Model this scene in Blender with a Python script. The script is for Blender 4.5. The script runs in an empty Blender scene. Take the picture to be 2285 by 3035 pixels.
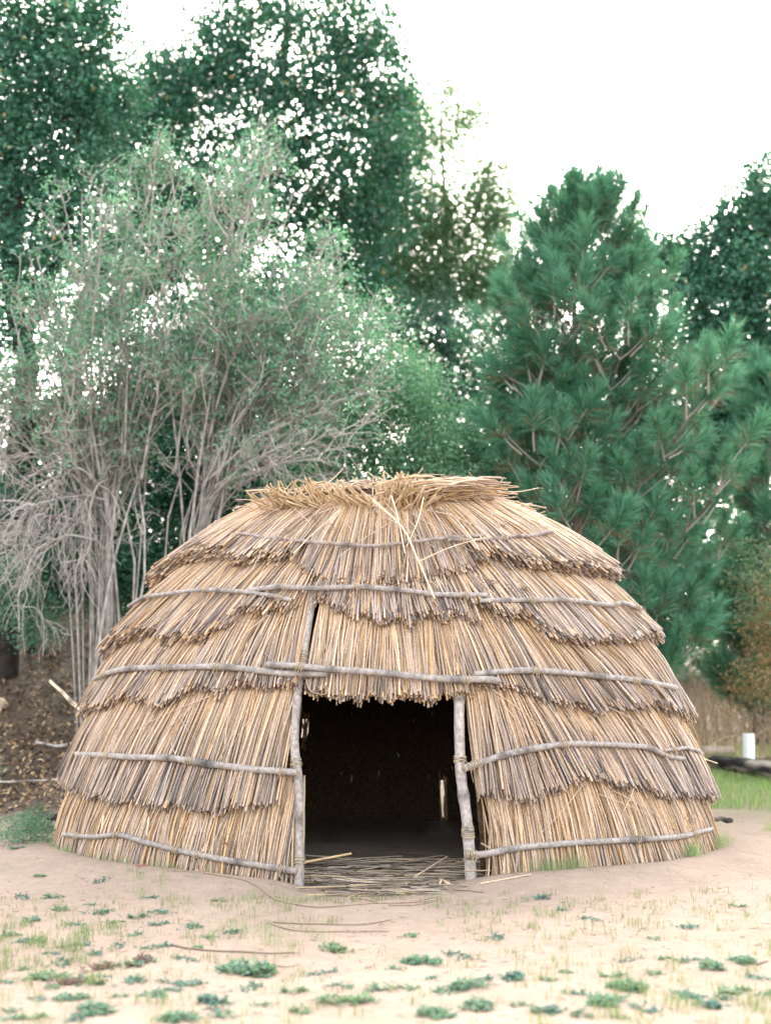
import bpy, math, random
import numpy as np
from mathutils import Matrix, Vector

random.seed(7)
rng = np.random.default_rng(11)
scene = bpy.context.scene
COL = scene.collection
R = math.radians

# ------------------------------------------------------------------ camera
cam_d = bpy.data.cameras.new('camera')
cam = bpy.data.objects.new('camera', cam_d)
COL.objects.link(cam)
cam.location = (0, 0, 1.5)
cam.rotation_euler = (R(96.0), 0, 0)
cam_d.sensor_fit = 'VERTICAL'
cam_d.sensor_height = 56.0
cam_d.lens = 80.0
cam_d.clip_start = 0.1
cam_d.clip_end = 2000
cam_d.dof.use_dof = True
cam_d.dof.focus_distance = 10.6
cam_d.dof.aperture_fstop = 2.0
scene.camera = cam

# ------------------------------------------------------------------ sky, sun, exposure
SUN_EL, SUN_ROT = R(31), R(5)      # veiled sun behind the trees, a thin bright overcast
world = bpy.data.worlds.new('World')
scene.world = world
world.use_nodes = True
wn = world.node_tree
for n in list(wn.nodes):
    wn.nodes.remove(n)
sky = wn.nodes.new('ShaderNodeTexSky')
sky.sky_type = 'NISHITA'
sky.sun_disc = False
sky.sun_elevation = SUN_EL
sky.sun_rotation = SUN_ROT
sky.air_density = 1.0
sky.dust_density = 3.0
sky.ozone_density = 1.0
hs = wn.nodes.new('ShaderNodeHueSaturation')   # a thin bright overcast takes most of the blue out of the sky
hs.inputs['Saturation'].default_value = 0.35
wt = wn.nodes.new('ShaderNodeMix')
wt.data_type = 'RGBA'
wt.blend_type = 'MULTIPLY'
wt.inputs['Factor'].default_value = 1.0
wt.inputs['B'].default_value = (1.0, 0.965, 0.915, 1)
bg = wn.nodes.new('ShaderNodeBackground')
bg.inputs['Strength'].default_value = 0.15
wo = wn.nodes.new('ShaderNodeOutputWorld')
wn.links.new(sky.outputs[0], hs.inputs['Color'])
wn.links.new(hs.outputs[0], wt.inputs['A'])
wn.links.new(wt.outputs['Result'], bg.inputs[0])
wn.links.new(bg.outputs[0], wo.inputs[0])

sun_d = bpy.data.lights.new('sun', 'SUN')
sun_d.energy = 0.5
sun_d.angle = R(40)
sun_d.color = (1.0, 0.95, 0.87)
sun = bpy.data.objects.new('sun', sun_d)
COL.objects.link(sun)
sd = Vector((math.sin(SUN_ROT) * math.cos(SUN_EL), math.cos(SUN_ROT) * math.cos(SUN_EL), math.sin(SUN_EL)))
sun.rotation_euler = sd.to_track_quat('Z', 'Y').to_euler()

scene.view_settings.view_transform = 'Standard'
scene.view_settings.look = 'None'
scene.view_settings.gamma = 1.0
scene.view_settings.use_curve_mapping = False
scene.view_settings.exposure = 3.3
scene.cycles.use_denoising = True
scene.cycles.max_bounces = 6
scene.cycles.diffuse_bounces = 3
scene.cycles.glossy_bounces = 2
scene.cycles.transmission_bounces = 3
scene.cycles.transparent_max_bounces = 4
scene.cycles.caustics_reflective = False
scene.cycles.caustics_refractive = False

# ------------------------------------------------------------------ mesh helpers
class Buf:
    """collects vertices, faces and one colour per vertex; build() links them as ONE mesh object"""
    def __init__(s):
        s.v, s.c, s.f, s.n = [], [], [], 0
    def add(s, V, faces, C):
        V = np.asarray(V, float).reshape(-1, 3)
        C = np.asarray(C, float)
        C = np.broadcast_to(C, (len(V), 3)) if C.ndim == 1 else C.reshape(-1, 3)
        for F in faces:
            s.f.append(np.asarray(F, np.int64) + s.n)
        s.v.append(V); s.c.append(C); s.n += len(V)
    def mesh(s, name, smooth=True):
        V = np.concatenate(s.v); C = np.concatenate(s.c)
        me = bpy.data.meshes.new(name)
        loops = np.concatenate([f.reshape(-1) for f in s.f])
        sizes = np.concatenate([np.full(len(f), f.shape[1], np.int64) for f in s.f])
        starts = np.concatenate([[0], np.cumsum(sizes)[:-1]])
        me.vertices.add(len(V)); me.vertices.foreach_set('co', V.astype(np.float32).ravel())
        me.loops.add(len(loops)); me.loops.foreach_set('vertex_index', loops.astype(np.int32))
        me.polygons.add(len(sizes)); me.polygons.foreach_set('loop_start', starts.astype(np.int32))
        if smooth:
            me.polygons.foreach_set('use_smooth', np.ones(len(sizes), bool))
        a = me.color_attributes.new('col', 'FLOAT_COLOR', 'POINT')
        a.data.foreach_set('color', np.c_[C, np.ones(len(C))].astype(np.float32).ravel())
        me.update(calc_edges=True)
        return me
    def build(s, name, mat, parent=None, smooth=True, kind=None):
        return link(name, s.mesh(name, smooth), mat, parent, kind)

def link(name, me, mat, parent=None, kind=None):
    if mat and not me.materials:
        me.materials.append(mat)
    o = bpy.data.objects.new(name, me)
    COL.objects.link(o)
    if parent is not None:
        o.parent = parent
        if parent.type == 'EMPTY':
            o.matrix_parent_inverse = Matrix.Translation(-parent.location)
    if kind:
        o['kind'] = kind
    return o

def tag(o, label=None, cat=None, group=None, kind=None):
    if label: o['label'] = label
    if cat: o['category'] = cat
    if group: o['group'] = group
    if kind: o['kind'] = kind
    return o

def empty(name, loc, label, cat, group=None):
    o = bpy.data.objects.new(name, None)
    o.empty_display_size = 0.2
    COL.objects.link(o)
    o.location = loc
    return tag(o, label, cat, group)

def norm(a):
    return a / np.maximum(np.linalg.norm(a, axis=-1, keepdims=True), 1e-9)

def tubes(buf, P, rad, col, S=4, cap=True, capcol=None):
    """P (N,K,3) centre lines, rad (N,K), col (N,K,3)"""
    P = np.asarray(P, float); N, K = P.shape[:2]
    rad = np.broadcast_to(np.asarray(rad, float), (N, K)); col = np.broadcast_to(np.asarray(col, float), (N, K, 3))
    T = np.empty_like(P)
    T[:, 1:-1] = P[:, 2:] - P[:, :-2]; T[:, 0] = P[:, 1] - P[:, 0]; T[:, -1] = P[:, -1] - P[:, -2]
    T = norm(T)
    m = norm(P[:, -1] - P[:, 0])
    ax = np.eye(3)[np.argmin(np.abs(m), axis=1)]
    u = norm(np.cross(T, ax[:, None, :])); w = np.cross(T, u)
    a = np.arange(S) * 2 * math.pi / S
    V = P[:, :, None, :] + rad[:, :, None, None] * (np.cos(a)[None, None, :, None] * u[:, :, None, :] + np.sin(a)[None, None, :, None] * w[:, :, None, :])
    C = np.repeat(col[:, :, None, :], S, axis=2)
    idx = np.arange(N * K * S).reshape(N, K, S)
    A = idx[:, :-1]; B = idx[:, 1:]
    q = np.stack([A, np.roll(A, -1, 2), np.roll(B, -1, 2), B], -1).reshape(-1, 4)
    buf.add(V, [q], C.reshape(-1, 3))
    if cap:
        for end, rev in ((K - 1, False), (0, True)):
            E = V[:, end]
            cc = C[:, end] if capcol is None else np.broadcast_to(np.asarray(capcol)[:, None, :] if np.ndim(capcol) == 2 else capcol, (N, S, 3))
            f = np.arange(N * S).reshape(N, S)
            buf.add(E, [f[:, ::-1] if rev else f], cc.reshape(-1, 3))

def curve_pts(pts, K):
    """smooth resample of a polyline (Catmull-Rom)"""
    p = np.asarray(pts, float)
    if len(p) == 2:
        return p[0] + (p[1] - p[0]) * np.linspace(0, 1, K)[:, None]
    e = np.vstack([2 * p[0] - p[1], p, 2 * p[-1] - p[-2]])
    t = np.linspace(0, len(p) - 1 - 1e-6, K)
    i = t.astype(int); f = (t - i)[:, None]
    a, b, c, d = e[i], e[i + 1], e[i + 2], e[i + 3]
    return 0.5 * (2 * b + (c - a) * f + (2 * a - 5 * b + 4 * c - d) * f ** 2 + (3 * b - a - 3 * c + d) * f ** 3)

def leaves(buf, P, L, W, col, up=0.35, droop=0.0):
    """one folded four-cornered leaf per point; L, W length and width, col (N,3)"""
    N = len(P)
    d = rng.normal(size=(N, 3)); d[:, 2] = d[:, 2] * 0.7 - droop; d = norm(d)
    n = rng.normal(size=(N, 3)); n[:, 2] += up * 2; n = norm(n)
    s = norm(np.cross(d, n)); n = np.cross(s, d)
    L = np.broadcast_to(L, N)[:, None]; W = np.broadcast_to(W, N)[:, None]
    mid = P + d * L * 0.5
    V = np.stack([P, mid + s * W * 0.5 + n * W * 0.15, P + d * L, mid - s * W * 0.5 + n * W * 0.15], 1)
    buf.add(V, [np.arange(N * 4).reshape(N, 4)], np.repeat(col[:, None, :], 4, 1).reshape(-1, 3))

def mixcol(c0, c1, t):
    t = np.asarray(t)[..., None]
    return np.asarray(c0) * (1 - t) + np.asarray(c1) * t

# ------------------------------------------------------------------ materials
def mat_new(name):
    m = bpy.data.materials.new(name); m.use_nodes = True
    nt = m.node_tree
    return m, nt, nt.nodes['Principled BSDF']

def col_mat(name, rough=0.75, spec=0.25, noise=None, bump=None, translucent=0.0, tcol=(1.25, 1.2, 0.7), sheen=None):
    """colour per vertex ('col'), broken up by noise: noise = (scale, amount); bump = (scale, strength, distance)"""
    m, nt, b = mat_new(name)
    at = nt.nodes.new('ShaderNodeAttribute'); at.attribute_name = 'col'
    c = at.outputs['Color']
    tc = nt.nodes.new('ShaderNodeTexCoord')
    if noise:
        nz = nt.nodes.new('ShaderNodeTexNoise'); nz.inputs['Scale'].default_value = noise[0]; nz.inputs['Detail'].default_value = 4
        nt.links.new(tc.outputs['Object'], nz.inputs['Vector'])
        mr = nt.nodes.new('ShaderNodeMapRange'); mr.inputs[1].default_value = 0.3; mr.inputs[2].default_value = 0.7
        mr.inputs[3].default_value = 1 - noise[1]; mr.inputs[4].default_value = 1 + noise[1]
        nt.links.new(nz.outputs['Fac'], mr.inputs[0])
        mx = nt.nodes.new('ShaderNodeVectorMath'); mx.operation = 'SCALE'
        nt.links.new(c, mx.inputs[0]); nt.links.new(mr.outputs[0], mx.inputs['Scale'])
        c = mx.outputs[0]
    nt.links.new(c, b.inputs['Base Color'])
    b.inputs['Roughness'].default_value = rough
    b.inputs['Specular IOR Level'].default_value = spec
    if bump:
        bz = nt.nodes.new('ShaderNodeTexNoise'); bz.inputs['Scale'].default_value = bump[0]; bz.inputs['Detail'].default_value = 5
        nt.links.new(tc.outputs['Object'], bz.inputs['Vector'])
        bn = nt.nodes.new('ShaderNodeBump'); bn.inputs['Strength'].default_value = bump[1]; bn.inputs['Distance'].default_value = bump[2]
        nt.links.new(bz.outputs['Fac'], bn.inputs['Height']); nt.links.new(bn.outputs[0], b.inputs['Normal'])
    if translucent:
        tr = nt.nodes.new('ShaderNodeBsdfTranslucent')
        vm = nt.nodes.new('ShaderNodeVectorMath'); vm.operation = 'MULTIPLY'; vm.inputs[1].default_value = tcol
        nt.links.new(c, vm.inputs[0]); nt.links.new(vm.outputs[0], tr.inputs['Color'])
        ms = nt.nodes.new('ShaderNodeMixShader'); ms.inputs[0].default_value = translucent
        out = nt.nodes['Material Output']
        nt.links.new(b.outputs[0], ms.inputs[1]); nt.links.new(tr.outputs[0], ms.inputs[2]); nt.links.new(ms.outputs[0], out.inputs['Surface'])
    return m

M_REED = col_mat('dry_reed', 0.6, 0.3, noise=(60, 0.22))
M_WOOD = col_mat('grey_bark_pole', 0.8, 0.2, noise=(35, 0.35), bump=(60, 0.5, 0.004))
M_BARK = col_mat('tree_bark', 0.9, 0.1, noise=(9, 0.4), bump=(14, 0.8, 0.03))
M_TWIG = col_mat('twig', 0.85, 0.15)
M_LEAF = col_mat('leaf', 0.42, 0.38, translucent=0.36, tcol=(1.0, 1.3, 0.8))
M_THIN = col_mat('thin_backlit_leaf', 0.5, 0.3, translucent=0.6, tcol=(1.25, 1.25, 0.8))
M_NEEDLE = col_mat('pine_needle', 0.5, 0.3, translucent=0.25, tcol=(1.0, 1.1, 0.8))
M_GRASS = col_mat('grass_blade', 0.6, 0.25, translucent=0.35)
M_LITTER = col_mat('dead_leaf', 0.85, 0.1)
M_ROPE = col_mat('jute_twine', 0.95, 0.05, noise=(300, 0.25))
M_LINING = col_mat('inner_thatch', 0.95, 0.05, noise=(40, 0.5))
M_PLASTIC = col_mat('white_plastic', 0.4, 0.4, noise=(6, 0.05))

def ground_mat():
    m, nt, b = mat_new('sand')
    at = nt.nodes.new('ShaderNodeAttribute'); at.attribute_name = 'col'
    tc = nt.nodes.new('ShaderNodeTexCoord')
    c = at.outputs['Color']
    for sc, amt, det in ((1.3, 0.10, 5), (9.0, 0.10, 5), (110.0, 0.16, 3)):
        nz = nt.nodes.new('ShaderNodeTexNoise'); nz.inputs['Scale'].default_value = sc; nz.inputs['Detail'].default_value = det
        nt.links.new(tc.outputs['Object'], nz.inputs['Vector'])
        mr = nt.nodes.new('ShaderNodeMapRange'); mr.inputs[1].default_value = 0.3; mr.inputs[2].default_value = 0.7
        mr.inputs[3].default_value = 1 - amt; mr.inputs[4].default_value = 1 + amt * 0.6
        nt.links.new(nz.outputs['Fac'], mr.inputs[0])
        mx = nt.nodes.new('ShaderNodeVectorMath'); mx.operation = 'SCALE'
        nt.links.new(c, mx.inputs[0]); nt.links.new(mr.outputs[0], mx.inputs['Scale'])
        c = mx.outputs[0]
    nt.links.new(c, b.inputs['Base Color'])
    b.inputs['Roughness'].default_value = 0.95
    b.inputs['Specular IOR Level'].default_value = 0.1
    h = None
    for sc, w in ((3.0, 1.0), (14.0, 0.5), (60.0, 0.2)):
        nz = nt.nodes.new('ShaderNodeTexNoise'); nz.inputs['Scale'].default_value = sc; nz.inputs['Detail'].default_value = 4
        nt.links.new(tc.outputs['Object'], nz.inputs['Vector'])
        ma = nt.nodes.new('ShaderNodeMath'); ma.operation = 'MULTIPLY_ADD'; ma.inputs[1].default_value = w
        nt.links.new(nz.outputs['Fac'], ma.inputs[0])
        if h: nt.links.new(h, ma.inputs[2])
        else: ma.inputs[2].default_value = 0
        h = ma.outputs[0]
    bn = nt.nodes.new('ShaderNodeBump'); bn.inputs['Strength'].default_value = 0.7; bn.inputs['Distance'].default_value = 0.06
    nt.links.new(h, bn.inputs['Height']); nt.links.new(bn.outputs[0], b.inputs['Normal'])
    return m
M_SAND = ground_mat()

# ------------------------------------------------------------------ hut shape: half width by height, around (0, HY)
HY, AY = 12.5, 0.80
ZT = np.array([-.3, 0, .43, 1.05, 1.66, 2.21, 2.77, 2.95, 3.02])
RT = np.array([2.84, 2.78, 2.72, 2.57, 2.36, 2.0, 1.385, 1.157, .7]) - 0.165
def surf(th, z, off=0.0):
    th = np.radians(th); z = np.asarray(z, float)
    r = np.interp(z, ZT, RT); m = -(np.interp(z + .15, ZT, RT) - np.interp(z - .15, ZT, RT)) / .3
    nl = np.sqrt(1 + m * m)
    r = r + off / nl; z2 = z + off * m / nl
    return np.stack(np.broadcast_arrays(r * np.sin(th), HY - AY * r * np.cos(th), z2), -1)

# lower edges of the thatch courses, as (angle round the hut, height)
FR = {
    '5l': [(-95, 2.15), (-80.7, 2.146), (-64.1, 2.294), (-50.2, 2.328), (-32.3, 2.261), (-23.1, 2.261), (-19.4, 2.184)],
    '5c': [(-19.4, 2.184), (-14.2, 2.095), (-9.7, 2.042), (-2.9, 2.054), (4.0, 2.08), (9.6, 2.094), (17.9, 2.149)],
    '5r': [(18.3, 2.215), (26.7, 2.264), (34.3, 2.214), (43.7, 2.187), (65.6, 2.202), (95, 2.2)],
    '4l': [(-95, 1.57), (-81.1, 1.567), (-53.1, 1.743), (-47.5, 1.652), (-35.4, 1.681), (-28.7, 1.836), (-19.2, 1.885), (-16.6, 1.899)],
    '4c': [(-15.8, 1.942), (-11.9, 1.933), (-6.2, 1.812), (-0.2, 1.776), (10.2, 1.812), (15.4, 1.796)],
    '4r': [(18.3, 1.832), (28.0, 1.818), (30.9, 1.715), (36.6, 1.631), (48.0, 1.634), (72.1, 1.716), (95, 1.7)],
    '3l': [(-95, 1.1), (-75.9, 1.1), (-54.3, 1.227), (-42.2, 1.165), (-34.5, 1.288), (-27.0, 1.325), (-17.4, 1.293), (-15.9, 1.291)],
    '3c': [(-14.7, 1.279), (-2.5, 1.247), (13.2, 1.246)],
    '3r': [(14.7, 1.361), (23.7, 1.292), (29.4, 1.173), (39.1, 1.136), (58.0, 1.17), (80.9, 1.036), (95, 1.04)],
    '2l': [(-95, .53), (-74.2, 0.531), (-55.2, 0.48), (-44.0, 0.458), (-34.8, 0.479), (-28.4, 0.412), (-20.7, 0.502), (-14.5, 0.543)],
    '2r': [(14.8, 0.586), (19.7, 0.552), (24.3, 0.53), (32.5, 0.66), (41.1, 0.614), (50.3, 0.525), (77.5, 0.43), (95, .45)],
    '1l': [(-95, -.02), (-13.6, -0.06)],
    '1r': [(14.5, -0.02), (95, -.02)],
}
PO = {
    '1l': [(-66.7, 0.218), (-53.7, 0.238), (-46.0, 0.276), (-39.5, 0.242), (-31.8, 0.199), (-22.3, 0.154), (-12.9, 0.109)],
    '1r': [(11.6, 0.204), (14.7, 0.212), (21.1, 0.248), (33.0, 0.268), (47.2, 0.248), (56.8, 0.235), (62.1, 0.246), (71.2, 0.232)],
    '2l': [(-68.5, 0.807), (-50.2, 0.825), (-38.7, 0.826), (-28.8, 0.803), (-20.3, 0.762), (-13.7, 0.746)],
    '2r': [(12.3, 0.803), (15.7, 0.831), (20.9, 0.886), (28.4, 0.932), (33.1, 0.937), (41.2, 0.918), (49.2, 0.882), (54.1, 0.829), (61.3, 0.787)],
    '2x': [(54.4, 0.848), (60.2, 0.874), (67.4, 0.84), (80.9, 0.778)],
    '3l': [(-73.2, 1.384), (-62.4, 1.435), (-52.6, 1.467), (-37.2, 1.476), (-26.8, 1.466), (-18.3, 1.437), (-9.9, 1.421)],
    '3c': [(-20.4, 1.476), (-14.1, 1.464), (-8.2, 1.445), (0.4, 1.416), (7.8, 1.392), (14.7, 1.377), (18.9, 1.367)],
    '3r': [(15.2, 1.421), (21.1, 1.435), (30.4, 1.436), (41.2, 1.408), (52.8, 1.361), (67.4, 1.306)],
    '4l': [(-79.0, 1.941), (-64.0, 1.988), (-50.4, 2.016), (-39.4, 2.021), (-31.9, 2.005), (-24.3, 1.969), (-18.6, 1.941)],
    '4c': [(-28.5, 2.007), (-21.8, 2.024), (-14.4, 2.005), (-4.2, 2.018), (3.8, 1.998), (10.4, 1.961), (20.5, 1.959)],
    '4r': [(18.4, 1.918), (24.3, 1.925), (30.6, 1.936), (41.4, 1.944), (52.3, 1.922), (58.9, 1.939), (68.5, 1.902)],
    '5l': [(-58.4, 2.451), (-42.8, 2.455), (-32.4, 2.419), (-25.2, 2.383)],
    '5c': [(-25.9, 2.392), (-20.0, 2.368), (-10.5, 2.346), (-1.0, 2.339), (8.7, 2.368), (15.6, 2.398), (26.2, 2.434)],
    '5r': [(15.2, 2.365), (25.2, 2.383), (38.5, 2.421), (51.7, 2.474)],
}
def fz(key, th):
    a = np.array(FR[key]); return np.interp(th, a[:, 0], a[:, 1])

# ------------------------------------------------------------------ ground
def sstep(a, b, x):
    t = np.clip((x - a) / (b - a), 0, 1); return t * t * (3 - 2 * t)
def vnoise(x, y, s, seed):
    """smooth value noise"""
    g = np.random.default_rng(seed).random((64, 64))
    u, v = x * s, y * s
    i, j = np.floor(u).astype(int), np.floor(v).astype(int)
    f, h = u - i, v - j
    f = f * f * (3 - 2 * f); h = h * h * (3 - 2 * h)
    G = lambda a, b: g[a % 64, b % 64]
    return (G(i, j) * (1 - f) + G(i + 1, j) * f) * (1 - h) + (G(i, j + 1) * (1 - f) + G(i + 1, j + 1) * f) * h - 0.5
def height(x, y):
    x = np.asarray(x, float); y = np.asarray(y, float)
    z = 0.07 * vnoise(x, y, 0.5, 1) + 0.035 * vnoise(x, y, 1.7, 2) + 0.014 * vnoise(x, y, 5, 3)
    z = z * sstep(300, 20, np.hypot(x, y - 10))
    ax_, ay_ = x, (y - HY) / AY
    rr = np.hypot(ax_, ay_); th = np.degrees(np.arctan2(ax_, -ay_))
    d = rr - 2.86
    door = np.exp(-((th + 0.5) / 13.5) ** 4)
    ring = np.where(d > 0, np.exp(-(d / 0.45) ** 2), np.exp(-(d / 0.25) ** 2)) * (1 - door) * sstep(125, 80, np.abs(th))
    z = z * (1 - 0.7 * np.exp(-(d / 0.5) ** 2)) + 0.075 * ring
    z = z - 0.05 * np.exp(-((x + .35) / .75) ** 2 - ((y - 10.25) / .5) ** 2)
    # bank behind on the left, gentle rise on the right and behind
    left = sstep(-0.8, -3.0, x)
    t = np.minimum(np.maximum(y - 13.4, 0), 11)
    z = z + left * (0.11 * t + 0.012 * t ** 2) * sstep(60, 22, y)
    t2 = np.maximum(y - 19.0, 0)
    z = z + (1 - left) * 0.045 * t2 * sstep(160, 60, y)
    z = z + left * sstep(16, 40, y) * 1.5 * sstep(300, 60, y)
    return z

def axis(fine0, fine1, step, far0, far1):
    c = list(np.arange(fine0, fine1 + 1e-6, step))
    s, p = step, c[-1]
    while p < far1: s *= 1.22; p += s; c.append(p)
    s, p = step, c[0]
    while p > far0: s *= 1.22; p -= s; c.insert(0, p)
    return np.array(c)
gx = axis(-5.5, 6.5, 0.08, -400, 400); gy = axis(5.0, 17.0, 0.08, -60, 700)
X, Y = np.meshgrid(gx, gy)
Z = height(X, Y)
SAND = np.array([0.285, 0.217, 0.168])
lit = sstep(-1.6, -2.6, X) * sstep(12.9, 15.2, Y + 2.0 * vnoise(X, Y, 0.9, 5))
grs = sstep(2.4, 4.0, X + vnoise(X, Y, 1.1, 6)) * sstep(13.0, 15.0, Y + 2 * vnoise(X, Y, 0.8, 7))
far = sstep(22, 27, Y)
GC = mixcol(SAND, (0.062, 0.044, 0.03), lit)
GC = mixcol(GC, np.array((0.20, 0.20, 0.11)), grs * 0.6)
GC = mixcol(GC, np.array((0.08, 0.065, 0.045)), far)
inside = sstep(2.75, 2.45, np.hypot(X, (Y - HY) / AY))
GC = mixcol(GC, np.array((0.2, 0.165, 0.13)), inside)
moss = np.clip(vnoise(X, Y, 0.7, 8) * 2.2 - .1 + vnoise(X, Y, 3, 9), 0, 1) * sstep(9.7, 8.6, Y) * 0.25
GC = mixcol(GC, np.array((0.21, 0.19, 0.115)), moss)
b = Buf()
ny, nx = X.shape
id_ = np.arange(nx * ny).reshape(ny, nx)
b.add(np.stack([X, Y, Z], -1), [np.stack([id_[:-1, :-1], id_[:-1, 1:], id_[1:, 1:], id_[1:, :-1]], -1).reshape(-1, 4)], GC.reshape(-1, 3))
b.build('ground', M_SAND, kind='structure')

def gz(x, y): return float(height(np.array([x]), np.array([y]))[0])

# ------------------------------------------------------------------ placing by bearing and distance
def at(px, py, d):
    """world point at distance d (along +Y) on the bearing of a point of the photograph"""
    u = (px - 1142.5) / 4336.; v = (1517.5 - py) / 4336.; c, s = math.cos(R(6)), math.sin(R(6))
    r = np.array([u, c - v * s, s + v * c]); t = d / r[1]
    return np.array([0, 0, 1.5]) + r * t

# ------------------------------------------------------------------ the hut
hut = empty('thatched_hut', (0, HY, 0), 'dome shaped reed thatched hut with a dark doorway on pale sand', 'hut')

STRAW = np.array([0.48, 0.295, 0.145]); PALE = np.array([0.54, 0.405, 0.285]); TAN = np.array([0.34, 0.21, 0.105])
GREY = np.array([0.325, 0.27, 0.25]); DGREY = np.array([0.085, 0.07, 0.068])

def reed_colours(N, K, weather, rs):
    r = rs.random(N)
    base = np.where((r < .55)[:, None], mixcol(STRAW, PALE, rs.random(N)), np.where((r < .84)[:, None], mixcol(PALE, np.array([.46, .34, .255]), rs.random(N)), mixcol(STRAW, TAN, rs.random(N))))
    t = np.linspace(0, 1, K)[None, :]
    w = np.clip(weather, 0, 1)[:, None] * sstep(0.15, 0.75, t + rs.normal(0, .12, (N, 1)))
    tgt = mixcol(GREY, DGREY, (rs.random(N) ** 2.2))
    col = base[:, None, :] * (1 - w[..., None]) + tgt[:, None, :] * w[..., None]
    dark_tip = (rs.random(N) < 0.25)[:, None] * sstep(0.9, 1.0, t)
    col = mixcol(col, DGREY * 0.7, dark_tip * 0.75)
    return col * rs.uniform(.62, 1.14, (N, 1, 1))

def make_panel(key, t0, t1, topfn, n, slant, seed, parts, weather=0.6, thick=0.105, rr=0.0070, S=5, topup=0.14, skip=None):
    rs = np.random.default_rng(seed)
    th = rs.uniform(t0, t1, n)
    u = rs.random(n) ** 0.8
    sl = np.interp(th, [q[0] for q in slant], [q[1] for q in slant])
    clump = 2.6 * np.interp(th, np.linspace(t0, t1, 18), rs.normal(0, 1, 18))
    sl = sl + clump * 0.6 + rs.normal(0, 0.9, n)
    thf = th + sl + (rs.random(n) < .07) * rs.normal(0, 5, n)
    if key[1:] == 'c': thf = np.clip(thf, t0, t1 + 1.5)
    if key[1:] == 'l': thf = np.minimum(thf, t1)
    if key[1:] == 'r': thf = np.maximum(thf, t0)
    if skip: 
        k_ = (np.abs(th - skip) > 1.6) & (np.abs(thf - skip) > 1.6); th, thf, u, n = th[k_], thf[k_], u[k_], int(k_.sum())
    lump = np.interp(thf, np.linspace(t0 - 12, t1 + 12, 40), rs.normal(0, 1, 40))
    zf = fz(key, thf) + 0.020 * lump + rs.normal(0, 0.020, n) - 0.03 * (rs.random(n) < .04)
    if key[0] == '1':
        zf = zf - 0.03
    zt = topfn(th) + topup + rs.uniform(0, .08, n)
    lo = np.interp(thf, np.linspace(t0 - 12, t1 + 12, 25), rs.normal(0, 1, 25))
    P0 = surf(th, zt, 0.0 + 0.035 * u)
    P1 = surf(thf, zf, 0.012 + (thick + 0.012 * lo) * u + (0.03 * (rs.random(n) < .05)))
    K = 5
    t = np.linspace(0, 1, K)[None, :, None]
    P = P0[:, None] * (1 - t) + P1[:, None] * t
    bend = rs.normal(0, .011, (n, 1, 3)) * np.sin(np.pi * t)
    outw = (P1 - np.array([0, HY, 0])) * np.array([1, 1 / AY, 0]); outw = norm(outw)
    P = P + bend + outw[:, None] * (0.022 * np.sin(np.pi * t))
    P[:, :, 2] -= 0.0
    rad = rr * rs.uniform(.6, 1.35, n)
    radK = rad[:, None] * np.linspace(.8, 1.0, K)[None]
    weath = np.clip(rs.normal(weather, .35, n) * (0.35 + .65 * u), 0, 1)
    col = reed_colours(n, K, weath, rs)
    cap = mixcol(np.array([.44, .27, .12]), DGREY * .8, (rs.random(n) < .28) * .8)
    order = np.argsort(-u + rs.random(n) * .15)
    pick = order[:parts]; rest = order[parts:]
    bf = Buf()
    tubes(bf, P[rest], radK[rest], col[rest], S=S, cap=True, capcol=cap[rest])
    tier = bf.build('thatch_tier', M_REED, hut, kind='stuff')
    for i in pick:
        rb = Buf(); tubes(rb, P[i:i + 1], radK[i:i + 1] * 1.05, col[i:i + 1], S=5, cap=True, capcol=cap[i:i + 1])
        rb.build('reed', M_REED, tier)
    return tier

top_of = {'5': lambda th: np.full(np.shape(th), 2.66)}
def front_top(side, k):
    return lambda th: fz(f'{k + 1}{side}', th)
SL = {
    '1l': [(-90, -5), (-60, -3), (-35, -1), (-14, -.3)], '1r': [(14, .3), (35, 2), (60, 3.5), (90, 5)],
    '2l': [(-90, -5), (-60, -4.5), (-30, -3), (-14, -.5)], '2r': [(14, 1.5), (24, 5), (40, 9), (60, 7), (90, 4)],
    '3l': [(-90, -4), (-60, -5), (-30, -3), (-14, -.5)], '3c': [(-14, -.3), (14, .8)], '3r': [(14, 3), (25, 6), (40, 8), (60, 7), (90, 4)],
    '4l': [(-90, -4), (-60, -6), (-30, -5), (-16, -3)], '4c': [(-14, -.5), (14, 1.5)], '4r': [(16, 3), (28, 6), (45, 7), (90, 4)],
    '5l': [(-90, -3), (-60, -4), (-20, -2)], '5c': [(-20, -2), (0, 1), (18, 3)], '5r': [(18, 4), (45, 6), (90, 3)],
}
PANELS = [
    ('1l', -92, -13.8, 2100, .45, .13), ('1r', 14.9, 92, 2100, .3, .13),
    ('2l', -92, -14.9, 1950, .6, .17), ('2r', 14.7, 92, 1950, .7, .17),
    ('3l', -92, -15.2, 1950, .5, .17), ('3c', -13.7, 14.0, 900, .3, .12), ('3r', 12.5, 92, 1950, .6, .17),
    ('4l', -92, -16.0, 2000, .35, .17), ('4c', -14.6, 16.5, 950, .65, .13), ('4r', 14.5, 92, 2000, .6, .17),
    ('5l', -90, -18.6, 1800, .35, .17), ('5c', -19.0, 18.5, 1150, .6, .11), ('5r', 17.0, 92, 1800, .55, .17),
]
for i, (key, t0, t1, n, we, tk) in enumerate(PANELS):
    k = int(key[0]); side = key[1]
    tf = top_of['5'] if k == 5 else front_top(side, k)
    make_panel(key, t0, t1, tf, n, SL[key], 100 + i, 22, weather=we, thick=tk, topup=(0.10 if k == 5 else 0.14))
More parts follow.
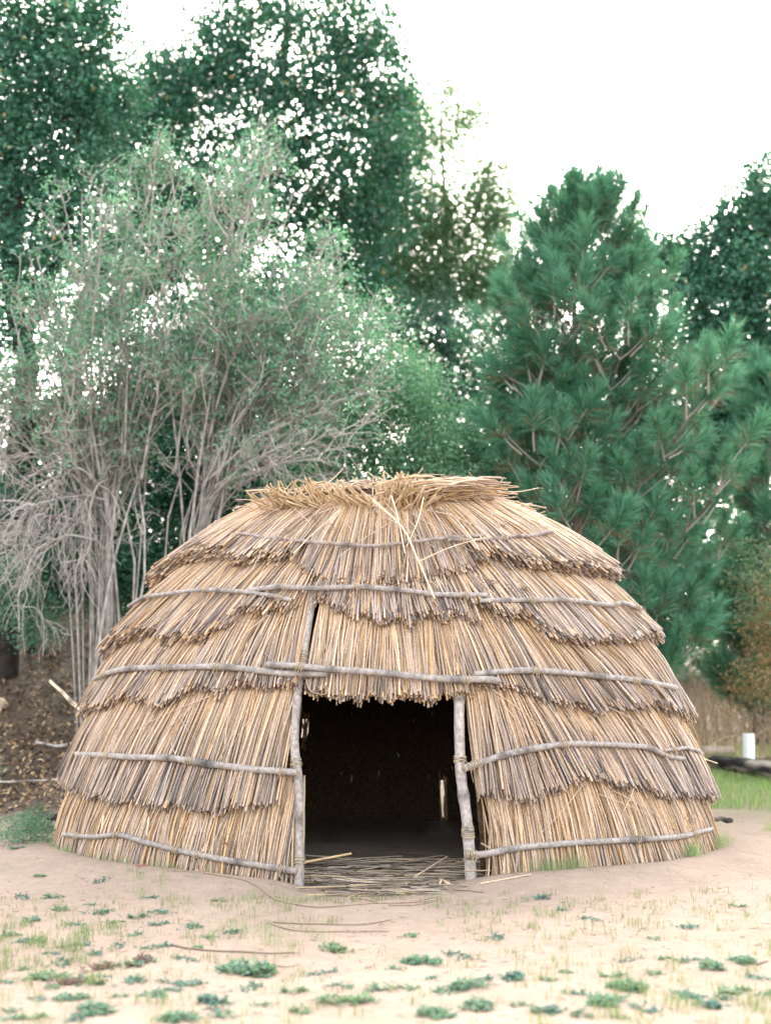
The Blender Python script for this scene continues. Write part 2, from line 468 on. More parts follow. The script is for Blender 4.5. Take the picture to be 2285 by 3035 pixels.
# the courses round the back, coarser
zb = [-.05, .5, 1.1, 1.65, 2.2, 2.66]
for k in range(5):
    FR['b'] = [(80, zb[k]), (280, zb[k])]
    make_panel('b', 88, 272, (lambda zz: (lambda th: np.full(np.shape(th), zz)))(zb[k + 1]), 1100, [(90, 3), (180, 0), (270, -3)], 200 + k, 0, weather=.5, rr=.011, S=4, skip=[167.2, 198.4, None, None, None][k])

# inner wall: the layer under the courses, open at the door, at the seam over the left post and at two slits behind
tg = np.arange(-180, 181, 1.5); zg = np.concatenate([np.arange(-.15, 2.9, .06), [2.94]])
TT, ZZ = np.meshgrid(tg, zg)
W = surf(TT, ZZ, -0.02 + 0.012 * np.random.default_rng(5).normal(size=TT.shape))
idx = np.arange(TT.size).reshape(TT.shape)
q = np.stack([idx[:-1, :-1], idx[:-1, 1:], idx[1:, 1:], idx[1:, :-1]], -1).reshape(-1, 4)
tc_ = (TT[:-1, :-1] + .75).ravel(); zc_ = (ZZ[:-1, :-1] + .03).ravel()
hole = ((tc_ > -15.2) & (tc_ < 15.4) & (zc_ < 1.28)) | ((np.abs(tc_ + 14.6) < 1.6) & (zc_ > 1.2) & (zc_ < 2.2))
hole |= (np.abs(tc_ - 167.2) < .8) & (zc_ > .05) & (zc_ < .42)
hole |= (np.abs(tc_ + 161.2) < .8) & (zc_ > .78) & (zc_ < .98)
b = Buf()
b.add(W, [q[~hole]], np.array([.055, .038, .024]))  # near-black colour stands in for the shade between stalks and indoors
nv = b.n
tb = surf(np.linspace(-180, 180, 40, endpoint=False), 2.94, -.02)
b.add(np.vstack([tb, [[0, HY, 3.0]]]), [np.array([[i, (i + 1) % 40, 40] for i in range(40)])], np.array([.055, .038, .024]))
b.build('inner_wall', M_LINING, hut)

# a few reeds still hanging across the two slits in the back wall
rs = np.random.default_rng(36)
for thc, za, zb_ in ((167.2, .0, .5), (167.9, .0, .5), (166.6, .0, .5), (167.0, .0, .24), (-161.2, .7, 1.05), (-160.7, .7, 1.05), (-161.7, .7, 1.05)):
    a_ = rs.normal(0, .25)
    bfs = Buf(); tubes(bfs, np.stack([surf(thc + a_, za, -.01), surf(thc + a_ + rs.normal(0, .25), (za + zb_) / 2, -.012), surf(thc + rs.normal(0, .3), zb_, -.01)])[None], .0105, TAN, S=5)
    bfs.build('reed', M_REED, hut)

# ridge: crest of bent reeds with short cut ends standing out of it
rs = np.random.default_rng(31)
n = 900
b = Buf()
xr = rs.uniform(-.92, 1.1, n)
yr = HY + rs.uniform(-1.0, 0.9, n) * np.sqrt(1 - (xr / 1.25) ** 2) * .75
zr = 2.85 + .09 * (1 - (xr / 1.2) ** 2) * (1 - ((yr - HY) / 1.2) ** 2) + rs.uniform(-.05, .05, n)
c0 = np.stack([xr, yr, zr], -1)
dr = np.stack([rs.choice([-1, 1], n) * rs.uniform(.2, 1, n), rs.normal(0, .7, n), rs.normal(0, .13, n)], -1); dr = norm(dr)
ln = rs.uniform(.3, .75, n)[:, None]
t = np.linspace(-.5, .5, 5)[None, :, None]
P = c0[:, None] + dr[:, None] * ln[:, None] * t
P[:, :, 2] += (.05 * rs.random(n))[:, None] * (1 - (t[:, :, 0] * 2) ** 2) - .10 * (np.abs(P[:, :, 0]) / 1.2) ** 2
P += rs.normal(0, .008, P.shape)
tubes(b, P, .0055 * rs.uniform(.6, 1.2, n)[:, None], reed_colours(n, 5, np.clip(rs.normal(.35, .3, n), 0, 1), rs), S=4)
# front lip: horizontal bundle on the right half, pointing to the right
n = 150
x0 = rs.uniform(-.1, .5, n); y0 = 11.45 + rs.uniform(-.06, .25, n)
A = np.stack([x0, y0, 2.80 + rs.uniform(0, .13, n)], -1)
Bq = np.stack([x0 + rs.uniform(.3, .62, n), y0 + rs.uniform(.02, .22, n), A[:, 2] + rs.uniform(0, .11, n)], -1)
t = np.linspace(0, 1, 4)[None, :, None]
P = A[:, None] * (1 - t) + Bq[:, None] * t; P[:, :, 2] += .03 * np.sin(np.pi * t[:, :, 0]); P += rs.normal(0, .005, P.shape)
tubes(b, P, .0062 * rs.uniform(.6, 1.2, n)[:, None], reed_colours(n, 4, np.clip(rs.normal(.1, .25, n), 0, 1), rs), S=5)
# stubs fanning out of the crest
n = 380
th = np.concatenate([rs.uniform(-44, 14, 130), rs.normal(-28, 5, 40), rs.normal(-40, 3, 20), rs.normal(5, 4, 75)]); n = len(th)
base = surf(th, rs.uniform(2.68, 2.77, n), rs.uniform(.0, .06, n))
bunch = np.interp(th, np.linspace(-52, 14, 12), rs.normal(0, .6, 12))
dd = np.stack([np.interp(th, [-52, -25, -5, 14], [-.95, -.75, -.25, .6]) + bunch + rs.normal(0, .22, n), rs.normal(-.30, .2, n), rs.uniform(.15, 1.0, n)], -1)
dd = norm(dd) * rs.uniform(.10, .27, n)[:, None]
t = np.linspace(-.35, 1, 4)[None, :, None]
P = base[:, None] + dd[:, None] * t
colr = mixcol(np.array([.36, .225, .11]), np.array([.52, .40, .26]), rs.random(n))[:, None, :] * np.array([.8, .95, 1.0, .9])[None, :, None]
tubes(b, P, .0072 * rs.uniform(.7, 1.25, n)[:, None], colr, S=5, capcol=mixcol(TAN, DGREY, (rs.random(n) < .3) * .8))
b.build('ridge_crest', M_REED, hut, kind='stuff')

def loose_reed(pts, rad=.006, col=PALE, parent=hut, name='loose_reed', K=10, taper=.6):
    rb = Buf(); P = curve_pts(pts, K)[None]
    c = np.broadcast_to(np.asarray(col), (1, K, 3)) * (1 + .12 * np.sin(np.arange(K) * 1.7))[None, :, None]
    tubes(rb, P, rad * np.linspace(1, taper, K)[None], c, S=5)
    return rb.build(name, M_REED, parent)
# strays on the roof and crest (seen one by one in the photo)
loose_reed([at(1105, 1483, 11.28), at(1190, 1560, 11.05), at(1230, 1640, 10.85), at(1288, 1775, 10.6)], .0095)
loose_reed([at(1255, 1475, 11.28), at(1240, 1540, 11.12), at(1205, 1620, 10.92)], .006)
loose_reed([at(1160, 1470, 11.28), at(1178, 1530, 11.12), at(1200, 1640, 10.88)], .007)
loose_reed([at(1560, 1512, 11.7), at(1650, 1550, 11.6), at(1730, 1595, 11.5), at(1785, 1630, 11.45)], .007)
loose_reed([at(1550, 1530, 11.6), at(1620, 1558, 11.5), at(1688, 1588, 11.45)], .006)
loose_reed([at(1000, 1440, 11.6), at(960, 1428, 11.6), at(930, 1436, 11.6), at(905, 1462, 11.6)], .006)
loose_reed([at(962, 1440, 11.6), at(995, 1412, 11.6), at(1018, 1387, 11.6)], .006)
loose_reed([at(1105, 1470, 11.5), at(1110, 1413, 11.5), at(1160, 1440, 11.5), at(1200, 1470, 11.4)], .005)
loose_reed([at(1450, 1455, 11.9), at(1530, 1458, 11.9), at(1597, 1446, 11.9)], .005)
loose_reed([at(1430, 1450, 11.8), at(1470, 1440, 11.8), at(1490, 1420, 11.8)], .004)
loose_reed([at(870, 1640, 10.85), at(930, 1580, 11.0), at(1010, 1510, 11.2)], .005)
loose_reed([at(1240, 1665, 10.85), at(1340, 1620, 10.95), at(1450, 1590, 11.1)], .005)
loose_reed([at(1935, 1910, 11.9), at(1970, 1955, 11.8), at(1998, 2005, 11.75)], .006)
loose_reed([at(1300, 1450, 11.6), at(1360, 1440, 11.6), at(1400, 1428, 11.6)], .006)
rs = np.random.default_rng(78)
for i in range(26):
    x0 = rs.uniform(-.95, .95); y0 = rs.uniform(11.5, 12.1); z0 = 2.93 - .10 * (x0 / 1.1) ** 2; w = rs.choice([-1, 1]) * rs.uniform(.15, .35); hh = rs.uniform(.02, .11)
    loose_reed([(x0, y0, z0), (x0 + w * .4, y0 - .03, z0 + hh), (x0 + w, y0 + rs.normal(0, .08), z0 + hh * rs.uniform(-.2, .7))], rs.uniform(.004, .006), mixcol(PALE, STRAW, rs.random()), K=7)
rs = np.random.default_rng(77)
for i in range(34):      # strays lying across the top course
    th0 = rs.uniform(-40, 45); z0 = rs.uniform(2.45, 2.72); dz = rs.uniform(.15, .4); dth = rs.normal(3, 7)
    p0 = surf(th0, z0, .10); p1 = surf(th0 + dth * .5, z0 - dz * .5, .135 + rs.uniform(0, .02)); p2 = surf(th0 + dth, z0 - dz, .14)
    loose_reed([p0, p1, p2], rs.uniform(.003, .005), mixcol(PALE, GREY, rs.random()), K=6)
for i in range(40):      # strays on the lower courses
    th0 = rs.choice([-1, 1]) * rs.uniform(18, 75); z0 = rs.uniform(.5, 2.1); dz = rs.uniform(.15, .35); dth = np.sign(th0) * rs.normal(3, 5)
    loose_reed([surf(th0, z0, .105), surf(th0 + dth * .5, z0 - dz * .5, .13), surf(th0 + dth, z0 - dz, .125)], rs.uniform(.003, .005), mixcol(PALE, GREY, rs.random()), K=6)
# brown dried seed heads caught in the thatch
for th0, z0 in [(-38, 2.6), (-21, 2.56), (-14, 2.47), (-26, 2.42), (-10, 2.33), (14, 2.33), (9, 2.12), (2, 2.1), (22, 2.05), (26, 2.0), (30, 2.02), (17, 2.6), (34, 2.5), (-4, 2.62), (31, 2.4), (-30, .66), (22, .5), (60, .33), (-24, .25)]:
    sb = Buf(); m = 16
    c0 = surf(th0, z0, .125)
    st = c0 + rs.normal(0, .022, (m, 3)); e = st + rs.normal(0, .035, (m, 3)) + np.array([0, -.01, -.02])
    mid = (st + e) / 2 + rs.normal(0, .015, (m, 3))
    tubes(sb, np.stack([st, mid, e], 1), .0022, np.array([.20, .14, .10]), S=3)
    sb.build('seed_head', M_REED, hut)

# binding poles with twine lashings
POLE = np.array([.265, .232, .212])
def wood_tube(name, pts, r0, r1, parent, K=26, seed=0, col=POLE, S=9, mat=None, knots=True, cut=(.40, .29, .18)):
    rs = np.random.default_rng(seed)
    P = curve_pts(pts, K)
    P = P + np.stack([np.interp(np.arange(K), np.linspace(0, K, 8), rs.normal(0, .006, 8)) for _ in range(3)], -1)
    rad = np.linspace(r0, r1, K) * (1 + rs.normal(0, .03, K))
    c = np.repeat(np.asarray(col)[None], K, 0) * rs.uniform(.9, 1.1, (K, 1))
    if knots:
        for i in rs.integers(1, K - 1, 4): rad[i] *= 1.16; c[i] *= .5
    bf = Buf(); tubes(bf, P[None], rad[None], c[None], S=S, cap=True, capcol=np.asarray(cut))
    return bf.build(name, mat or M_WOOD, parent), P

def lashing(pole, P, i, r, seed, turns=4, loose=True, width=.045):
    rs = np.random.default_rng(seed)
    i = int(np.clip(i, 1, len(P) - 2)); c = P[i]; t = norm(P[i + 1] - P[i - 1])
    u = norm(np.cross(t, [0, 0, 1.])); w = np.cross(u, t)
    bf = Buf()
    lines = []
    for k in range(turns):
        a = np.linspace(0, 2 * math.pi, 11)
        s = (k / max(turns - 1, 1) - .5) * width + rs.normal(0, .003) + rs.normal(0, .006) * np.sin(a)
        rr = r + .004 + rs.uniform(0, .003)
        lines.append(c + t * s[:, None] + rr * (np.cos(a)[:, None] * u + np.sin(a)[:, None] * w))
    tubes(bf, np.array(lines), .0033, np.array([.38, .30, .21]), S=4, cap=False)
    if loose:
        out = norm((c - np.array([0, HY, c[2]])))
        for k in range(3):
            L = rs.uniform(.04, .09)
            e = [c + out * (r + .004) + rs.normal(0, .01, 3), c + out * (r + .014) + rs.normal(0, .015, 3) + np.array([0, 0, -L * .5]), c + out * .012 + rs.normal(0, .02, 3) + np.array([0, 0, -L])]
            tubes(bf, curve_pts(e, 6)[None], .0022, np.array([.38, .30, .21]), S=3)
    return bf.build('twine', M_ROPE, pole)

POLES = {   # key: radius at both ends, stand-off, lashings along it (fractions)
    '1l': (.017, .024, .085, (.10, .33, .66, .72, .96)), '1r': (.026, .019, .08, (.04, .09, .55, .80)),
    '2l': (.023, .026, .10, (.16, .52, .955)), '2r': (.026, .019, .10, (.05, .085, .42, .9)), '2x': (.013, .018, .105, (.2,)),
    '3l': (.021, .024, .105, (.13, .45, .62)), '3c': (.022, .026, .135, (.16, .19, .83)), '3r': (.022, .023, .11, (.32, .78)),
    '4l': (.016, .017, .11, (.2, .5, .92)), '4c': (.020, .018, .115, (.22, .5, .93)), '4r': (.018, .018, .12, (.33, .72, .96)),
    '5l': (.010, .013, .105, (.9,)), '5c': (.015, .013, .10, (.3, .55)), '5r': (.012, .016, .115, (.15, .5)),
}
for i, (key, (r0, r1, off, lash)) in enumerate(POLES.items()):
    a = np.array(PO[key]); pts = surf(a[:, 0], a[:, 1] - .04, off + .047 + max(r0, r1) * .6)
    colr = POLE * (0.95 if key[0] != '5' else .9) * (np.array([1, .92, .9]) if key[0] == '5' else 1)
    pole, P = wood_tube('binding_pole', pts, r0, r1, hut, seed=300 + i, col=colr)
    for j, f in enumerate(lash):
        lashing(pole, P, f * (len(P) - 1), r0 + (r1 - r0) * f, 400 + 10 * i + j)

# door posts
postl, PL = wood_tube('door_post', [surf(-15.2, 2.25, .02), surf(-15.4, 1.9, .045), surf(-15.1, 1.5, .075), surf(-15.2, 1.30, .07), surf(-14.9, .95, .075), surf(-13.6, .6, .085), surf(-13.0, .2, .10), surf(-12.8, -.25, .12)], .030, .034, hut, K=34, seed=60, col=POLE * 1.02)
postr, PR = wood_tube('door_post', [surf(13.6, 1.9, .02), surf(12.9, 1.4, .03), surf(12.5, 1.1, .065), surf(12.2, .7, .085), surf(12.4, .3, .10), surf(12.5, -.25, .11)], .036, .040, hut, K=34, seed=61, col=POLE * 1.12)
for k, i in enumerate((9, 10, 12)): lashing(postl, PL, i, .031, 500 + k, turns=7, width=.09)
lashing(postl, PL, 21, .034, 505, turns=4); lashing(postl, PL, 29, .034, 506, turns=4)
lashing(postr, PR, 18, .04, 507, turns=6); lashing(postr, PR, 26, .04, 508, turns=7, width=.06); lashing(postr, PR, 9, .038, 509, turns=6)
def rope(pts, rad, name='rope', K=30, seed=0):
    rs = np.random.default_rng(seed); P = curve_pts(pts, K); bf = Buf()
    a = np.arange(K) * 1.3
    for ph in (0, 2.1, 4.2):
        Q = P + rad * .55 * np.stack([np.cos(a + ph), np.sin(a + ph), 0 * a], -1)
        tubes(bf, Q[None], rad * .55, np.array([.32, .25, .17]), S=4)
    return bf.build(name, M_ROPE, hut)
pl = lambda th, z, o: surf(th, z, o)
rope([pl(-12.6, .70, .13), pl(-12.4, .55, .125), pl(-12.3, .42, .13), pl(-12.1, .30, .135), pl(-12.3, .20, .14)], .006, seed=1)
rope([pl(14.2, .25, .14), pl(15.6, .2, .15), pl(16.0, .10, .15), pl(16.2, .0, .16)], .008, seed=2)
rope([pl(-13.6, 1.36, .13), pl(-12.5, 1.27, .17), pl(-10.5, 1.25, .14), pl(-9.5, 1.29, .12)], .006, seed=3)
# thin cords on the right flank
loose_reed([surf(76, 1.05, .14), surf(84, .75, .17), surf(88, .45, .17), surf(88, .2, .2)], .004, np.array([.40, .29, .18]), name='cord')
loose_reed([surf(72, 1.05, .14), surf(73, .95, .13), surf(72, .85, .12)], .004, np.array([.40, .29, .18]), name='cord')
loose_reed([surf(78, .78, .12), surf(84, .70, .16), surf(88, .62, .28)], .007, np.array([.50, .38, .25]))
# broken reed stubs against the lower left pole
for th0, z0 in ((-52, .30), (-40, .32)):
    loose_reed([surf(th0, z0 + .06, .12), surf(th0, z0 - .07, .125)], .010, PALE, K=4, taper=.9)

# ------------------------------------------------------------------ reeds on the floor of the doorway and on the sand
rs = np.random.default_rng(91)
protos = []
for k in range(6):
    bf = Buf(); K = 7
    x = np.linspace(-.5, .5, K)
    P = np.stack([x, rs.normal(0, .02) * np.sin(np.pi * (x + .5)) + rs.normal(0, .004, K), .010 * rs.random() * np.cos(np.pi * x) + rs.normal(0, .002, K)], -1)[None]
    cc = [np.array([.14, .11, .085]), np.array([.26, .20, .14]), np.array([.20, .16, .125]), np.array([.36, .27, .17]), np.array([.10, .08, .065]), np.array([.29, .24, .19])][k]
    tubes(bf, P, .0065 * np.linspace(1, .75, K)[None], np.broadcast_to(cc, (1, K, 3)), S=5, capcol=TAN)
    protos.append(bf.mesh('fallen_reed')); protos[-1].materials.append(M_REED)
for i in range(210):
    L = rs.uniform(.25, .95)
    y = rs.uniform(9.98, 11.3); 
    x = np.clip(rs.normal(0.0, .34), -.62 + .1, .62)
    if y < 10.35: x = rs.normal(.02, .26)
    o = link('fallen_reed', protos[rs.integers(6)], None)
    if y < 10.6 and rs.random() < .5: L *= .6
    o.location = (x, y, gz(x, y) + rs.uniform(.006, .055 if y > 10.2 else .02))
    o.rotation_euler = (0, rs.normal(0, .05), rs.normal(0, .30) + (rs.random() < .2) * rs.normal(0, .8))
    L = min(L, 2 * (0.60 - abs(x)) + .25)
    o.scale = (L, rs.uniform(.7, 1.1), rs.uniform(.7, 1.1))
    tag(o, 'dry reed stalk lying in the trampled layer across the doorway floor', 'reed', 'reeds strewn across the doorway')
def ground_reed(pix, rad, col, label, cat='reed', group='reeds lying on the sand', lift=.006, name='fallen_reed', K=14):
    """pix: bearings of points on the ground"""
    pts = []
    for px, py in pix:
        d = 10.0
        for _ in range(25):
            p = at(px, py, d); h = gz(p[0], d) + lift
            d += np.clip((p[2] - h) * d / 1.5, -.6, .6)
        pts.append(at(px, py, d))
    bf = Buf(); P = curve_pts(pts, K)[None]
    P[0, :, 2] = height(P[0, :, 0], P[0, :, 1]) + lift
    tubes(bf, P, rad * np.linspace(1, .6, K)[None], np.broadcast_to(col, (1, K, 3)), S=6)
    return tag(bf.build(name, M_REED, None), label, cat, group)
RB = np.array([.25, .18, .13])
ground_reed([(605, 2586), (757, 2620), (829, 2670), (937, 2688), (1045, 2681), (1131, 2674)], .006, RB, 'long thin reed curving over the sand from the left wall towards the doorway')
ground_reed([(793, 2731), (930, 2737), (1067, 2739), (1160, 2724)], .006, RB, 'upper arm of the forked pair of thin reeds on bare sand')
ground_reed([(795, 2733), (879, 2757), (1010, 2760), (1153, 2760)], .006, RB, 'lower arm of the forked pair of thin reeds on bare sand')
ground_reed([(508, 2799), (591, 2814), (730, 2821), (872, 2822)], .006, RB * .6, 'dark thin stick lying on the sand among the weeds, nearest to the viewer')
ground_reed([(1060, 2660), (1130, 2674), (1240, 2672), (1310, 2660)], .007, RB * 1.2, 'pale reed flat on the sand just in front of the doorway')
ground_reed([(1120, 2676), (1200, 2670), (1305, 2655)], .008, RB * 1.1, 'short thick reed lying below the pale one before the doorway')
ground_reed([(1150, 2682), (1220, 2682), (1300, 2668)], .005, RB, 'thin brown reed furthest out on the sand before the doorway')
ground_reed([(403, 2566), (440, 2563)], .006, np.array([.30, .12, .10]), 'short reddish twig on the sand under the left wall', 'twig')
ground_reed([(510, 2594), (540, 2602), (577, 2601)], .005, RB, 'small curved twig on the sand below the left wall', 'twig')
ground_reed([(1085, 2738), (1120, 2733), (1160, 2724)], .004, RB, 'tiny pale twig at the tip of the forked reeds', 'twig')
ground_reed([(825, 2861), (850, 2865), (890, 2857)], .004, RB, 'small bent twig on the sand right of the largest weed', 'twig')
ground_reed([(1425, 2620), (1500, 2607), (1575, 2592)], .006, PALE, 'pale reed lying along the foot of the right wall beside the post')
ground_reed([(2240, 2858), (2275, 2848)], .006, RB * .6, 'dark twig on the sand at the edge of the big weed', 'twig')
p = [at(1224, 2602, 10.55), at(1275, 2570, 10.75), at(1325, 2539, 10.95)]
tag(loose_reed(p, .0085, PALE, None, 'fallen_reed', 8, .8), 'pale reed propped up at a slant inside the doorway', 'reed')
p = [at(1304, 2605, 10.4), at(1371, 2644, 10.1)]
tag(loose_reed(p, .013, PALE * .9, None, 'fallen_reed', 5, .95), 'thick short cut reed jutting out of the doorway at its right post', 'reed')
p = [at(1310, 2603, 10.35), at(1287, 2660, 10.08)]
tag(loose_reed(p, .008, PALE * .9, None, 'fallen_reed', 5, .9), 'split reed pointing straight out of the doorway onto sand', 'reed')
p = [at(880, 2560, 10.7), at(960, 2545, 10.8), at(1041, 2530, 10.9)]
tag(loose_reed(p, .010, np.array([.60, .42, .22]), None, 'fallen_reed', 8, .9), 'golden reed resting on the heap beside the left door post', 'reed')

# ------------------------------------------------------------------ poles, pipe, logs and sticks around the hut
def stick(name, pts, r0, r1, col, label, cat, seed, K=14, mat=None, cut=(.40, .29, .18)):
    o, P = wood_tube(name, pts, r0, r1, None, K=K, seed=seed, col=col, S=10, mat=mat, cut=cut)
    return tag(o, label, cat)
stick('leaning_stick', [at(148, 2018, 13.2), at(190, 2058, 13.1), at(260, 2125, 13.0), at(330, 2190, 12.95)], .014, .02, np.array([.58, .46, .34]), 'pale peeled stick leaning out from behind the hut over leaf litter', 'stick', 701)
stick('charred_pole', [at(138, 2418, 12.7), at(200, 2424, 12.7), at(270, 2428, 12.65)], .028, .03, np.array([.055, .045, .045]), 'black burnt pole end sticking out behind the hut above green weeds', 'pole', 702, cut=(.03, .03, .03))
gb = lambda x, y, dz: np.array([x, y, gz(x, y) + dz])
stick('dead_branch', [gb(-4.02, 17.0, .05), gb(-3.75, 16.95, .03), gb(-3.5, 17.0, .06), gb(-3.25, 17.1, .10)], .012, .03, np.array([.40, .36, .33]), 'grey curved branch lying on brown leaves behind the hut', 'branch', 703)
stick('dead_branch', [gb(-4.4, 15.6, .03), gb(-3.9, 15.5, .03), gb(-3.2, 15.6, .03)], .008, .014, np.array([.45, .40, .34]), 'thin straight branch on the sand where the leaf litter ends', 'branch', 704)
# white pipe
pb = Buf(); a = np.linspace(0, 2 * math.pi, 24, endpoint=False)
pc = np.array([4.93, 20.1]); z0 = gz(*pc); rings = [(z0 - .1, .076), (z0 + .505, .076), (z0 + .51, .074), (z0 + .51, .068), (z0 + .25, .067)]
V = np.array([[[pc[0] + r * math.cos(x), pc[1] + r * math.sin(x), z] for x in a] for z, r in rings])
ii = np.arange(V.shape[0] * 24).reshape(-1, 24)
pb.add(V, [np.stack([ii[:-1], np.roll(ii[:-1], -1, 1), np.roll(ii[1:], -1, 1), ii[1:]], -1).reshape(-1, 4), ii[-1:]], np.array([.78, .80, .84]))
tag(pb.build('standpipe', M_PLASTIC, smooth=False), 'short white plastic pipe standing upright behind the charred log', 'pipe')
# charred log: bark, burnt patch, pale broken end
def log(name, p0, p1, r, label, seed, charred):
    rs = np.random.default_rng(seed); K, S = 16, 16
    root = empty(name, tuple(np.asarray(p0)), label, 'log')
    P = curve_pts([p0, (np.asarray(p0) + p1) / 2 + np.array([0, 0, .02]), p1], K)
    t = norm(P[-1] - P[0]); u = norm(np.cross(t, [0, 0, 1.])); w = np.cross(u, t)
    a = np.linspace(0, 2 * math.pi, S, endpoint=False)
    rr = r * (1 + .10 * rs.normal(size=(K, S)) + .12 * np.sin(a * 3 + 1)[None])
    rr *= np.linspace(.75, 1.1, K)[:, None]
    V = P[:, None] + rr[..., None] * (np.cos(a)[None, :, None] * u + np.sin(a)[None, :, None] * w)
    C = np.broadcast_to(np.array([.36, .31, .27]), (K, S, 3)).copy()
    m = vnoise(np.arange(K)[:, None] * np.ones(S) + seed, np.arange(S)[None] * np.ones((K, 1)), .35, seed) + charred
    C = mixcol(C, np.array([.025, .022, .022]), np.clip(m * 4, 0, 1))
    ii = np.arange(K * S).reshape(K, S)
    bf = Buf(); bf.add(V, [np.stack([ii[:-1], np.roll(ii[:-1], -1, 1), np.roll(ii[1:], -1, 1), ii[1:]], -1).reshape(-1, 4)], C)
    bf.build('bark', M_BARK, root)
    for e in (0, -1):
        ef = Buf(); E = np.vstack([V[e], V[e] * .45 + P[e] * .55 + t * (.03 if e else -.03), P[e:][:1] + t * (.05 if e else -.05)])
        f1 = [[i, (i + 1) % S, S + (i + 1) % S, S + i] for i in range(S)]; f2 = [[S + i, S + (i + 1) % S, 2 * S] for i in range(S)]
        E[:-1] += rs.normal(0, .012, (2 * S, 3)) * np.r_[np.zeros(S), np.ones(S)][:, None]
        ef.add(E, [np.array(f1), np.array(f2)], np.array([.50, .33, .20]))
        ef.build('broken_end', M_BARK, root)
    return root
log('charred_log', gb(4.45, 20.2, .13), gb(5.15, 18.75, .10), .115, 'charred thick log with a pale broken end lying in green grass', 711, .12)
stick('fallen_pole', [gb(3.5, 20.9, .16), gb(4.2, 20.9, .20), gb(4.86, 20.7, .25)], .05, .055, np.array([.50, .41, .34]), 'stout pale pole lying flat behind the hut, ending at the white pipe', 'pole', 712)
stick('fallen_pole', [gb(4.55, 21.1, .12), gb(4.8, 21.2, .32), gb(5.05, 21.3, .38)], .03, .02, np.array([.48, .36, .26]), 'short slanting branch stub behind the white pipe', 'branch', 713)
stick('fallen_pole', [gb(5.1, 21.4, .05), gb(5.8, 21.5, .05), gb(6.6, 21.4, .08)], .03, .02, np.array([.45, .34, .26]), 'thin brown branch lying behind the white pipe at the brush', 'branch', 714)
stick('bent_branch', [gb(5.55, 22.5, .0), gb(5.65, 22.5, .28), gb(5.9, 22.5, .42), gb(6.3, 22.5, .40)], .018, .012, np.array([.45, .40, .36]), 'grey arched dead branch rising from the grass beyond the pipe', 'branch', 715)
# burrow spoil and dark root at the right foot of the hut
stick('dead_branch', [surf(84, .22, .05), surf(88, .20, .2), surf(90, .16, .32)], .016, .02, np.array([.07, .055, .05]), 'blackened twisted root at the right foot of the hut wall', 'root', 716)
# half buried rock at the left edge
def rock(x, y, r, label, seed, col):
    rs = np.random.default_rng(seed); bf = Buf(); n1, n2 = 8, 12
    th = np.linspace(.05, math.pi - .05, n1); ph = np.linspace(0, 2 * math.pi, n2, endpoint=False)
    rad = r * (1 + .14 * rs.normal(size=(n1, n2)))
    V = np.stack([rad * np.sin(th)[:, None] * np.cos(ph), rad * np.sin(th)[:, None] * np.sin(ph), .75 * rad * np.cos(th)[:, None] * np.ones(n2)], -1) + np.array([x, y, gz(x, y) + r * .3])
    ii = np.arange(n1 * n2).reshape(n1, n2)
    bf.add(V, [np.stack([ii[:-1], np.roll(ii[:-1], -1, 1), np.roll(ii[1:], -1, 1), ii[1:]], -1).reshape(-1, 4), ii[:1], ii[-1:, ::-1]], col)
    tag(bf.build('rock', M_BARK), label, 'rock')
rock(-4.93, 18.6, .16, 'pale rounded rock on the leafy bank behind the hut', 3, np.array([.40, .30, .22]))

